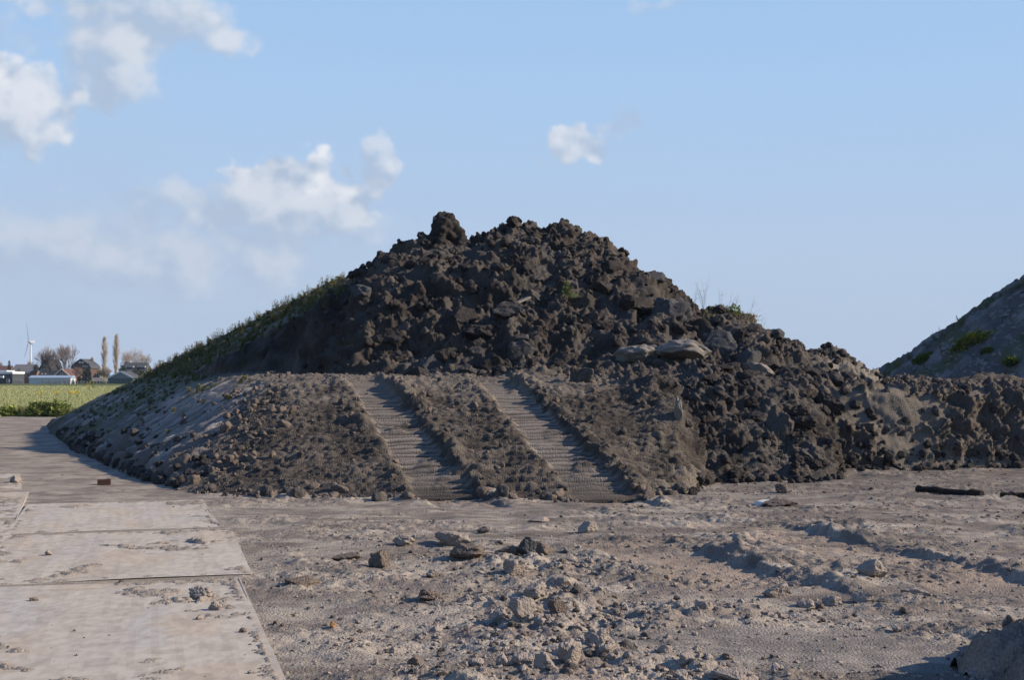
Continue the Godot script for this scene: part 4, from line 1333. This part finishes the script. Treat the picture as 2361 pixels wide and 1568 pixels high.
	for k in 900:
		var u := rng.randf()
		var y := lerpf(0.8, hy(548, 415), u)
		var a := rng.randf() * TAU
		var rad := 1.3 * (1.02 - u) * rng.randf_range(0.4, 1.0)
		sc.tint = Color(0.02, 0.035, 0.03).lerp(Color(0.05, 0.07, 0.06), rng.randf())
		sc.leaf(Vector3(cos(a) * rad, y, sin(a) * rad), Vector3(cos(a), -0.35, sin(a)) * 0.4, Vector3(-sin(a), 0, cos(a)) * 0.12)
	part("crown", sc.mesh(leafy), o)

func build_clods() -> void:
	var clay := soil(lin(0.060, 0.054, 0.051), false, soil_relief, 2.5, 0.5)
	var clay_light := soil(lin(0.105, 0.095, 0.088), false, soil_relief, 2.2, 0.5)
	var blue := soil(lin(0.085, 0.085, 0.088), false, soil_relief, 1.5, 0.6)
	var pale := soil(lin(0.24, 0.222, 0.20), false, soil_relief, 1.5, 0.5)
	var crust := soil(lin(0.33, 0.283, 0.245), false, soil_relief, 1.2, 0.35)
	var brown := soil(lin(0.19, 0.155, 0.13), false, soil_relief, 1.6, 0.35)
	var shapes := []
	for k in 9: shapes.append(clod_mesh(4, 500 + k, 0.8, 5 + k % 4, [clay, clay, clay_light][k % 3]))
	# clods one can tell apart on the heap: parts of it
	var made := 0
	var tries := 0
	while made < 190 and tries < 9000:
		tries += 1
		var x := rng.randf_range(-4.6, 8.0); var d := rng.randf_range(19.8, 31.2)
		var b := look(base_t, x, X0)
		var on_upper := d > b - 0.3
		var on_bulge := x > 2.8 + (20.0 - d) * -0.1 and x < 5.9 and d < 24.5
		if not on_upper and not on_bulge: continue
		var size := 0.09 + 0.20 * pow(rng.randf(), 2.4)
		var p := heap_point(x, d)
		var o := part("clod", shapes[made % 9], heap)
		o.transform = Transform3D(any_turn().scaled(Vector3(size, size * rng.randf_range(0.65, 1.0), size * rng.randf_range(0.7, 1.1))), p - Vector3(0, size * 0.1, 0))
		made += 1
	var chunk := []
	for k in 7: chunk.append(clod_mesh(4, 540 + k, 0.4, 9 + k % 4, [clay, blue, clay_light, clay][k % 4], Vector3(1, 0.8, 0.9)))
	for k in 46:
		var x := rng.randf_range(-3.6, 6.6)
		if k % 2: x = rng.randf_range(1.0, 6.0)
		var d := look(base_t, x, X0) + rng.randf_range(0.0, 4.6)
		var size := rng.randf_range(0.17, 0.42)
		var o := part("clod", chunk[k % 7], heap)
		o.transform = Transform3D(any_turn().scaled(Vector3(size, size * rng.randf_range(0.6, 0.95), size)), heap_point(x, d) - Vector3(0, size * 0.22, 0))
	# particular lumps and slabs
	for q in [[1025, 545, 0.40, 0.42, clay, 0.9, 4, "blunt clod standing up on the left of the summit", Vector3(0.1, 0.4, 0.1)],
			[1655, 808, 0.40, 0.40, blue, 0.5, 6, "big bluish clay lump low on the right of the heap", Vector3(0.1, 0.3, -0.5)],
			[1580, 845, 0.50, 0.26, pale, 0.45, 9, "largest pale clay slab low on the right of the heap", Vector3(0.5, 0.2, -0.6)],
			[1475, 838, 0.36, 0.22, pale, 0.5, 8, "pale clay slab left of the largest one", Vector3(0.6, 0.3, 0.5)],
			[1738, 868, 0.28, 0.20, pale, 0.5, 9, "pale grey clay slab right of the largest one", Vector3(0.5, 0.1, -0.5)],
			[1722, 760, 0.46, 0.46, brown, 0.6, 4, "rounded brown block on the heap's right shoulder", Vector3(0.1, 0.2, 0.1)],
			[1525, 755, 0.42, 0.34, blue, 0.6, 5, "", Vector3(0, 0.5, 0)], [990, 852, 0.22, 0.24, blue, 0.5, 7, "", Vector3.ZERO], [1340, 885, 0.2, 0.28, clay_light, 0.7, 7, "", Vector3(0, 0, -0.4)],
			[1790, 1000, 0.2, 0.34, clay_light, 0.6, 7, "", Vector3(0, 0.2, 0.5)], [1545, 975, 0.06, 0.17, pale, 0.3, 8, "thin pale clay blade standing up right of the ramp", Vector3(0, 0.2, 0.5)], [1180, 735, 0.3, 0.18, clay_light, 0.6, 6, "", Vector3.ZERO]]:
		var p := on_face(q[0], q[1]) if q[0] != 1025 else at_depth(1024, 551, 30.3)
		var m := clod_mesh(4, 560 + int(q[0]), q[5], q[6], q[4], Vector3(1, 1, 0.8))
		var o := part("clay_slab" if q[4] == pale else "clod", m, heap)
		o.transform = Transform3D(Basis.from_euler(q[8]).scaled(Vector3(q[2], q[3], (q[2] + q[3]) * 0.5) * 1.15), p + Vector3(0, 0.03, 0.1 if q[4] == pale else 0.04))
		if q[7]: o.set_meta("label", q[7])
	# small crumbs over the heap
	var crumb_mesh := [clod_mesh(2, 601, 1.0, 5, clay), clod_mesh(2, 602, 1.0, 6, clay_light), clod_mesh(2, 603, 0.9, 7, brown)]
	var lists := [[], [], []]
	for k in 11000:
		var x := rng.randf_range(-5.2, 9.4); var d := rng.randf_range(16.9, 31.0)
		var h := heap_h(x, d)
		if h < 0.03 or (x > 1.8 and x < 3.2 and d < 21.0): continue
		var b := look(base_t, x, X0)
		var onr := d < b - 0.2 and x < 2.5
		var tr := track_at(x, d) if onr else Vector3.ZERO
		if not onr and n_patch.get_noise_3dv(Vector3(x, h, -d) * 1.25 + Vector3(40, 7, 3)) > 0.1 and rng.randf() < 0.8: continue
		if onr and tr.y > 0.4 and rng.randf() < 0.93: continue
		if onr and rng.randf() < 0.72 - tr.z * 0.4: continue
		if not onr and rng.randf() < (0.55 if x < 5.6 or d > b else 0.5): continue
		var size := 0.016 + 0.085 * pow(rng.randf(), 4.0)
		if onr: size *= 0.6
		var p := heap_point(x, d)
		var pick := 0 if not onr else 1 + k % 2
		if not onr and k % 5 == 0: pick = 1
		lists[pick].append(Transform3D(any_turn().scaled(Vector3.ONE * size), p + Vector3(0, size * 0.3, 0)))
	# dry lumps along the ramp's left shoulder and at its toe
	for k in 260:
		var d := rng.randf_range(18.4, 23.6)
		var x := look(left_t, d, 14.0) + 2.2 + rng.randfn() * 0.3 if d > 21.0 else -4.35 + rng.randfn() * 0.35
		var size := 0.014 + 0.08 * pow(rng.randf(), 4.0)
		lists[2].append(Transform3D(any_turn().scaled(Vector3.ONE * size), heap_point(x, d) + Vector3(0, size * 0.2, 0)))
	for k in 800:
		var d := rng.randf_range(18.8, 36.0)
		var dl := 0.05 + 2.0 * pow(rng.randf(), 3.5)
		var x := look(left_t, d, 14.0) + dl / 0.905
		var size := (0.014 + 0.11 * pow(rng.randf(), 4.0)) * (0.85 if dl < 0.9 else 0.5)
		lists[0 if dl < 0.8 and k % 3 else 1].append(Transform3D(any_turn().scaled(Vector3.ONE * size), heap_point(x, d) + Vector3(0, size * 0.1, 0)))
	for k in 900:   # spill along the foot
		var x := rng.randf_range(-4.6, 10.2)
		var d := look(foot_t, x, X0) + rng.randfn() * 0.16 - 0.05
		if absf(track_at(x, d).y) > 0.3: continue
		var size := 0.012 + 0.085 * pow(rng.randf(), 4.0)
		var p := heap_point(x, d) if heap_h(x, d) > 0.03 else Vector3(x, yard_h(x, d), -d)
		lists[0 if x > 2.4 else 1 + k % 2].append(Transform3D(any_turn().scaled(Vector3.ONE * size), p + Vector3(0, size * 0.2, 0)))
	for k in 3: scatter("loose_soil", crumb_mesh[k], lists[k], [], heap)
	# crumbs over the yard
	var yard_mesh := [clod_mesh(2, 611, 0.9, 9, crust, Vector3(1, 0.7, 0.85)), clod_mesh(2, 615, 0.9, 10, brown, Vector3(1, 0.6, 0.8)), clod_mesh(2, 613, 0.9, 8, clay_light)]
	var yl := [[], [], []]
	for k in 26000:
		var v := rng.randf_range(1085.0, 1580.0)
		var d := 4792.0 / (v - 873.0)
		var x := rng.randf_range(-0.43, 0.43) * d
		if d > 17.0 and heap_h(x, d) > 0.02: continue
		var cover := plate_cover(x, d)
		var mid := exp(-pow((x - 0.35) / 0.9, 2.0)) * clampf((13.0 - d) / 2.0, 0.0, 1.0)
		var right_far := clampf((d - 13.0) / 3.0, 0.0, 1.0)
		var keep := 0.55 + mid * 0.8 - 0.5 * right_far * float(x < 1.0)
		if cover > 0.0: keep = 0.07 + clampf(plate_dirt(x, d, n_fbm.get_noise_2d(x, d), n_fbm.get_noise_2d(x * 3.1 + 50.0, d * 3.1)) - 0.35, 0.0, 1.0)
		if wet_at(x, d) > 0.4: keep *= 0.3
		if x < -1.5 - (d - 9.0) * 0.3: keep *= 0.35
		if n_patch.get_noise_2d(x * 0.8 + 9.0, d * 1.3) < 0.0: keep *= 0.55
		if rng.randf() > keep: continue
		var size := d * 0.00055 + 0.018 * pow(rng.randf(), 4.0) * (1.0 + mid * 0.8) + (rng.randf_range(0.01, 0.035) if rng.randf() < 0.006 + mid * 0.012 else 0.0)
		if cover > 0.0: size *= 0.65
		var y := maxf(yard_h(x, d), 0.022 if cover > 0.0 else -1.0)
		var pick := 0 if rng.randf() < 0.68 - right_far * 0.25 else (1 if rng.randf() < 0.7 else 2)
		yl[pick].append(Transform3D(any_turn().scaled(Vector3(size, size * 0.8, size)), Vector3(x, y + size * 0.05, -d)))
	for k in 3:
		var o := scatter("loose_crumbs", yard_mesh[k], yl[k], [])
		tag(o, ["pale dry crumbs of earth strewn over the yard", "brown crumbs of earth strewn over the yard", "dark clay crumbs strewn over the yard"][k], "soil crumbs")
	# clods lying in the yard, each a thing
	var g := "clods lying loose in the yard"
	var n := 0
	for q in [[1215, 1287, 34, 38, 2, 0.4, 4, "upright egg-shaped grey clod with a lit right edge, left of a dark flat one"], [1170, 1285, 46, 24, 3, 0.6, 6, "dark angular clod just left of the upright egg-shaped clod"], [1248, 1276, 44, 26, 3, 0.6, 5, "dark flat clod touching the upright egg-shaped clod on its right"],
			[1190, 1335, 52, 34, 1, 0.5, 4, "round grey clod halfway between the upright clod and the flat oval one"], [1292, 1362, 60, 28, 1, 0.2, 3, "flat oval slab of earth, pale on top and dark below"], [1046, 1258, 56, 34, 1, 0.7, 3, "largest pale brown lump in the middle of the yard, below the ramp"],
			[880, 1310, 44, 30, 3, 1.0, 4, "craggy dark clod left of the middle with a bright gap around it"], [1075, 1296, 60, 26, 3, 0.5, 7, "split dark clod with a pale front, below the largest lump"], [805, 1290, 54, 14, 3, 0.6, 5, "thin dark flaky clod above and left of the craggy one"], [700, 1350, 62, 14, 3, 0.6, 4, "long low dark clod right of the second road plate"],
			[770, 1452, 15, 12, 4, 0.2, 7, "small orange-brown stone alone on pale ground in the near left middle"], [1352, 1226, 34, 22, 1, 0.4, 6, "pale angular clod beyond the upright one, nearer the ramp's toe"], [1240, 1203, 42, 12, 0, 0.2, 7, "pale flat slab near the toe of the ramp"], [2006, 1330, 50, 34, 1, 0.6, 4, "big knobbly boulder of earth on the right, casting a shadow left"],
			[1985, 1390, 44, 22, 0, 0.2, 8, "pale wedge-shaped slab below the knobbly boulder"], [2105, 1376, 56, 16, 0, 0.25, 7, "long pale slab lying right of the wedge-shaped slab"], [1853, 1398, 30, 16, 1, 0.4, 4, "rounded dark clod left of another alike, in front of the right rut"], [1916, 1394, 36, 16, 1, 0.4, 3, "low rounded clod, second in the row before the wedge-shaped slab"], [2030, 1402, 28, 14, 3, 0.7, 5, "small broken dark clod below the wedge-shaped slab"],
			[1790, 1370, 50, 26, 1, 0.6, 5, "jagged grey clod at the end of the right-hand rut's berm"], [1622, 1428, 32, 20, 1, 0.4, 4, "single rounded clod above the wet grey patch"], [1215, 1548, 58, 30, 0, 0.3, 3, "long pale stone-like lump at the bottom edge, left of a round one"], [1312, 1540, 46, 46, 0, 0.3, 3, "rounded pale lump at the bottom edge, tallest of its cluster"], [1255, 1560, 40, 34, 0, 0.5, 4, "pale split lump at the bottom edge between two bigger ones"],
			[1375, 1512, 50, 36, 1, 0.5, 4, "darker lump right of the rounded pale lump at the bottom"], [1160, 1552, 26, 28, 1, 0.4, 5, "small dark lump left of the long pale stone at the bottom edge"], [1200, 1452, 50, 38, 0, 0.5, 5, "pale blocky lump in the band of coarse clods, above the bottom cluster"], [1285, 1430, 34, 28, 3, 0.5, 5, "dark block in the band of coarse clods beside pale ones"], [1150, 1440, 36, 26, 0, 0.4, 5, "pale lump at the left of the band of coarse clods"], [1230, 1400, 40, 28, 0, 0.6, 4, "pale lump in the band of coarse clods nearest the flat oval slab"],
			[990, 1388, 40, 20, 3, 0.9, 4, "dark crumbly lump on pale ground in the middle foreground"], [960, 1530, 34, 20, 3, 0.6, 5, "angular dark-sided clod in the centre left foreground"], [2322, 1472, 32, 38, 3, 0.6, 5, "dark upright clod near the right edge above the corner pile"], [2060, 1456, 22, 14, 1, 0.5, 5, "small clod left of the dark upright one near the right edge"], [1885, 1400, 18, 12, 3, 0.5, 5, "tiny dark clod between the two low rounded ones"], [1690, 1570, 100, 26, 1, 0.4, 3, "broad rounded lump cut by the bottom edge right of the middle"],
			[40, 1117, 24, 16, 1, 0.6, 5, "clod on the edge of the far left road plate"], [467, 1388, 40, 22, 1, 0.9, 3, "crumbly mud lump lying on the nearest road plate"], [500, 1414, 22, 18, 1, 0.7, 4, "smaller mud lump beside the crumbly one on the nearest road plate"], [564, 1464, 14, 10, 3, 0.5, 5, "little dark clod near the right edge of the nearest road plate"], [115, 1284, 16, 10, 1, 0.4, 5, "small brown clod on the left half of the second road plate"], [85, 1391, 16, 8, 3, 0.5, 5, "small dark clod on the left of the nearest road plate"],
			[1803, 1140, 24, 18, 3, 0.9, 5, "small dark stub of clay standing on the bare ground right of the ramp"], [1756, 1164, 32, 12, 5, 0.2, 7, "white stone on the bare ground right of the ramp"], [1790, 1168, 60, 14, 3, 0.8, 4, "dark crumbled lumps beside the white stone"], [1000, 1335, 26, 14, 0, 0.5, 5, "pale clod in front of the craggy dark one"], [1115, 1228, 22, 12, 3, 0.6, 5, "small dark clod between the largest lump and the ramp"], [930, 1260, 40, 16, 0, 0.6, 4, "pale rough clod left of the largest lump"]]:
		var d: float = 4792.0 / (q[1] - 873.0)
		var x: float = (q[0] - 1180.0) / FOCAL * d
		var w: float = q[2] / FOCAL * d * 0.5; var h: float = q[3] / FOCAL * d * 0.5
		var mat: Material = [pale, crust, blue, brown, soil(lin(0.36, 0.21, 0.10), false, soil_relief, 0.5, 0.3), soil(lin(0.62, 0.62, 0.6), false, soil_relief, 0.5, 0.3)][q[4]]
		if q[4] == 0: mat = crust
		var y := maxf(yard_h(x, d), 0.022 if plate_cover(x, d) > 0.0 else -1.0)
		var o := part("clod" if q[4] < 4 else "stone", clod_mesh(4 if w > 0.05 else 3, 800 + n, q[5], q[6] + 1, mat))
		o.transform = Transform3D(Basis(Vector3.UP, rng.randf_range(-0.5, 0.5)).scaled(Vector3(w, h * 1.2, w * rng.randf_range(0.75, 1.0)) * 1.2), Vector3(x, y + h * 0.75, -d))
		tag(o, q[7], "clod" if q[4] < 4 else "stone", g)
		n += 1
	# a brick and two old timbers
	var b := Shape.new(); b.box(Vector3(0, 0.045, 0), Vector3(0.19, 0.09, 0.10)); b.box(Vector3(0.06, 0.093, 0.0), Vector3(0.05, 0.012, 0.07))
	var bo := part("brick", b.mesh(soil(lin(0.10, 0.06, 0.05), false, grit_relief, 0.6, 0.2)))
	var bp := at_depth(240, 1121, 4792.0 / 248.0)
	bo.position = Vector3(bp.x, 0.01, bp.z); bo.rotation.y = 0.2
	tag(bo, "dark red brick lying alone left of the heap's foot", "brick")
	for q in [[2115, 1131, 2262, 1146, "dark weathered timber lying on the bare ground at the right"], [2308, 1147, 2420, 1151, "dark squared timber running out of the picture at the right edge"]]:
		var pa := at_depth(q[0], q[1] + 5, 4792.0 / (q[1] + 5 - 873.0)); var pb := at_depth(q[2], q[3] + 5, 4792.0 / (q[3] + 5 - 873.0))
		var ts := Shape.new()
		var bend := noise(1.4, int(q[0]), FastNoiseLite.TYPE_SIMPLEX_SMOOTH, 3)
		var last := pa
		for k in range(1, 15):
			var at := pa.lerp(pb, k / 14.0) + Vector3(0, bend.get_noise_1d(k * 0.4) * 0.03, bend.get_noise_1d(k * 0.4 + 30.0) * 0.05)
			ts.tube(last, at, 0.052 + 0.016 * bend.get_noise_1d(k * 2.0), 0.052 + 0.016 * bend.get_noise_1d(k * 2.0 + 2.0), 6, true)
			last = at
		var to := part("timber", ts.mesh(soil(lin(0.045, 0.038, 0.033), false, soil_relief, 1.0, 0.3)))
		to.position.y = 0.05
		tag(to, q[4], "timber")
	# weathered board and a strip of scraped pale clay in the heap
	var bd := Shape.new()
	var wa := on_face(1178, 713); var wb := on_face(1222, 690)
	var along := wb - wa
	bd.box(Vector3.ZERO, Vector3(0.12, 0.04, along.length() * 0.9), Basis.looking_at(along, Vector3.UP))
	var bo2 := part("board", bd.mesh(soil(lin(0.24, 0.225, 0.21), false, soil_relief, 1.0, 0.3)))
	bo2.position = (wa + wb) / 2 + Vector3(0, 0.04, 0.12)
	tag(bo2, "weathered grey board sticking out of the middle of the heap", "board")

func build_weeds() -> void:
	# weeds on the heap's grassy left slope
	var kinds := [weed_mesh(201, 0.34, 16, 0.07, leafy, true), weed_mesh(202, 0.42, 13, 0.06, leafy, true), weed_mesh(203, 0.24, 20, 0.07, leafy), weed_mesh(204, 0.16, 16, 0.08, leafy)]
	var lists := [[], [], [], []]
	for k in 16000:
		var d := rng.randf_range(22.0, 40.0)
		var lx := look(left_t, d, 14.0)
		var x := lx + rng.randf_range(0.3, 9.0)
		var dl := (x - lx) * 0.905
		var h := heap_h(x, d)
		if h < 0.2: continue
		var natural := x < -3.9 and h > dl * 0.66 * 0.96 - 0.12
		if not natural: continue
		var f := n_patch.get_noise_3d(x * 1.6, h * 1.6, -d * 1.6)
		var keep := clampf(0.25 + f * 1.6 + clampf((d - 26.0) / 6.0, 0.0, 0.7), 0.0, 1.0)
		if h < 1.6: keep *= clampf((h - 0.2) / 1.4, 0.04, 1.0) * clampf((d - 21.0) / 12.0, 0.05, 0.6)
		if rng.randf() > keep * 0.42: continue
		var tall := h > 1.6
		var pick := (k % 4) if tall else 2 + k % 2
		var size := rng.randf_range(0.4, 0.95) * (1.0 if tall else 0.8)
		lists[pick].append(Transform3D(Basis(Vector3.UP, rng.randf() * TAU).scaled(Vector3(size, size, size)), heap_point(x, d) - Vector3(0, 0.03, 0)))
	for k in 4: scatter("weed_cover", kinds[k], lists[k], [], heap)
	# tufts one can point to
	var ground_at := func(vx, vy): return hit(vx, vy, 16.0)
	var p: Vector3 = ground_at.call(1305, 690)
	bush("green_weed", "small fresh green weed growing in the middle of the dark heap", p + Vector3(0, 0.02, 0.25), Vector3(0.17, 0.28, 0.14), 80, 0.075, Color(0.06, 0.09, 0.02), Color(0.15, 0.20, 0.05), 221)
	var s := Shape.new(); var r := RandomNumberGenerator.new(); r.seed = 222
	for k in 40:
		s.tint = Color(0.24, 0.25, 0.12).lerp(Color(0.38, 0.36, 0.24), r.randf())
		s.leaf(Vector3(r.randfn() * 0.03, 0, r.randfn() * 0.03), Vector3(r.randfn() * 0.13, r.randf_range(0.03, 0.16), r.randfn() * 0.1), Vector3(0.008, 0, 0.004))
	var tuft := part("grass_tuft", s.mesh(leafy))
	tuft.position = ground_at.call(1322, 697) + Vector3(0, 0.08, 0.2)
	tag(tuft, "pale grass tuft drooping beside the fresh green weed on the heap", "grass tuft")
	p = heap_point(4.95, 28.4)
	bush("green_weed", "bright green weed clump on the turf of the heap's right shoulder", p + Vector3(0, -0.02, 0), Vector3(0.24, 0.2, 0.2), 110, 0.07, Color(0.09, 0.13, 0.02), Color(0.2, 0.26, 0.05), 223)
	# dead stalks against the sky
	var n := 0
	for q in [[1598, 690, 1606, 655], [1630, 690, 1608, 640], [1617, 690, 1640, 626], [1660, 690, 1668, 656], [1672, 692, 1690, 668], [1690, 692, 1702, 672], [1720, 705, 1742, 682], [1750, 730, 1757, 722]]:
		var a: Vector3 = at_depth(q[0], q[1] + 8, 28.2); var b: Vector3 = at_depth(q[2], q[3], 28.2)
		a.y = heap_point(a.x, 28.2).y - 0.06
		var o := thing("dead_stalk", ["short dry stalk farthest left on the heap's right shoulder", "bundle of thin dry stalks left of the tallest one", "tallest dry branching stalk on the heap's right shoulder", "dry stalk right of the tallest one", "leaning dry stalk left of the bright green weed", "dry stalk over the bright green weed", "leaning dry stalk on the edge right of the bright green weed", "lowest dry stalk at the drop of the heap's right shoulder"][n], "dead stalk", a, 0.0, "dead stalks against the sky")
		var st := Shape.new(); st.tint = Color(0.30, 0.24, 0.17)
		var up := b - a
		for j in 4 if n == 1 else 2:
			var tip := up * r.randf_range(0.8, 1.0) + Vector3(r.randfn() * 0.06, 0, 0)
			var mid := tip * 0.5 + Vector3(r.randfn() * 0.02, 0, 0)
			st.tube(Vector3(r.randfn() * 0.03, 0, 0), mid, 0.0035, 0.003)
			st.tube(mid, tip, 0.003, 0.0015)
			for i in 4:
				var c := tip * r.randf_range(0.4, 0.9)
				st.tube(c, c + Vector3(r.randfn() * 0.08, r.randf_range(0.03, 0.12), r.randfn() * 0.05), 0.002, 0.0012)
		part("stem", st.mesh(leafy), o)
		n += 1
	# dry turf on the shoulder
	var turf := []
	var tm := Shape.new()
	for k in 26:
		tm.tint = Color(0.16, 0.15, 0.06).lerp(Color(0.36, 0.30, 0.20), r.randf())
		tm.leaf(Vector3(r.randfn() * 0.05, 0, r.randfn() * 0.05), Vector3(r.randfn() * 0.05, r.randf_range(0.03, 0.12), r.randfn() * 0.05), Vector3(0.008, 0, 0.005))
	for k in 130:
		var x := rng.randf_range(4.3, 6.0); var d := 28.3 + rng.randf_range(-0.5, 0.7)
		turf.append(Transform3D(Basis(Vector3.UP, rng.randf() * TAU), heap_point(x, d)))
	scatter("dry_turf", tm.mesh(leafy), turf, [], heap)
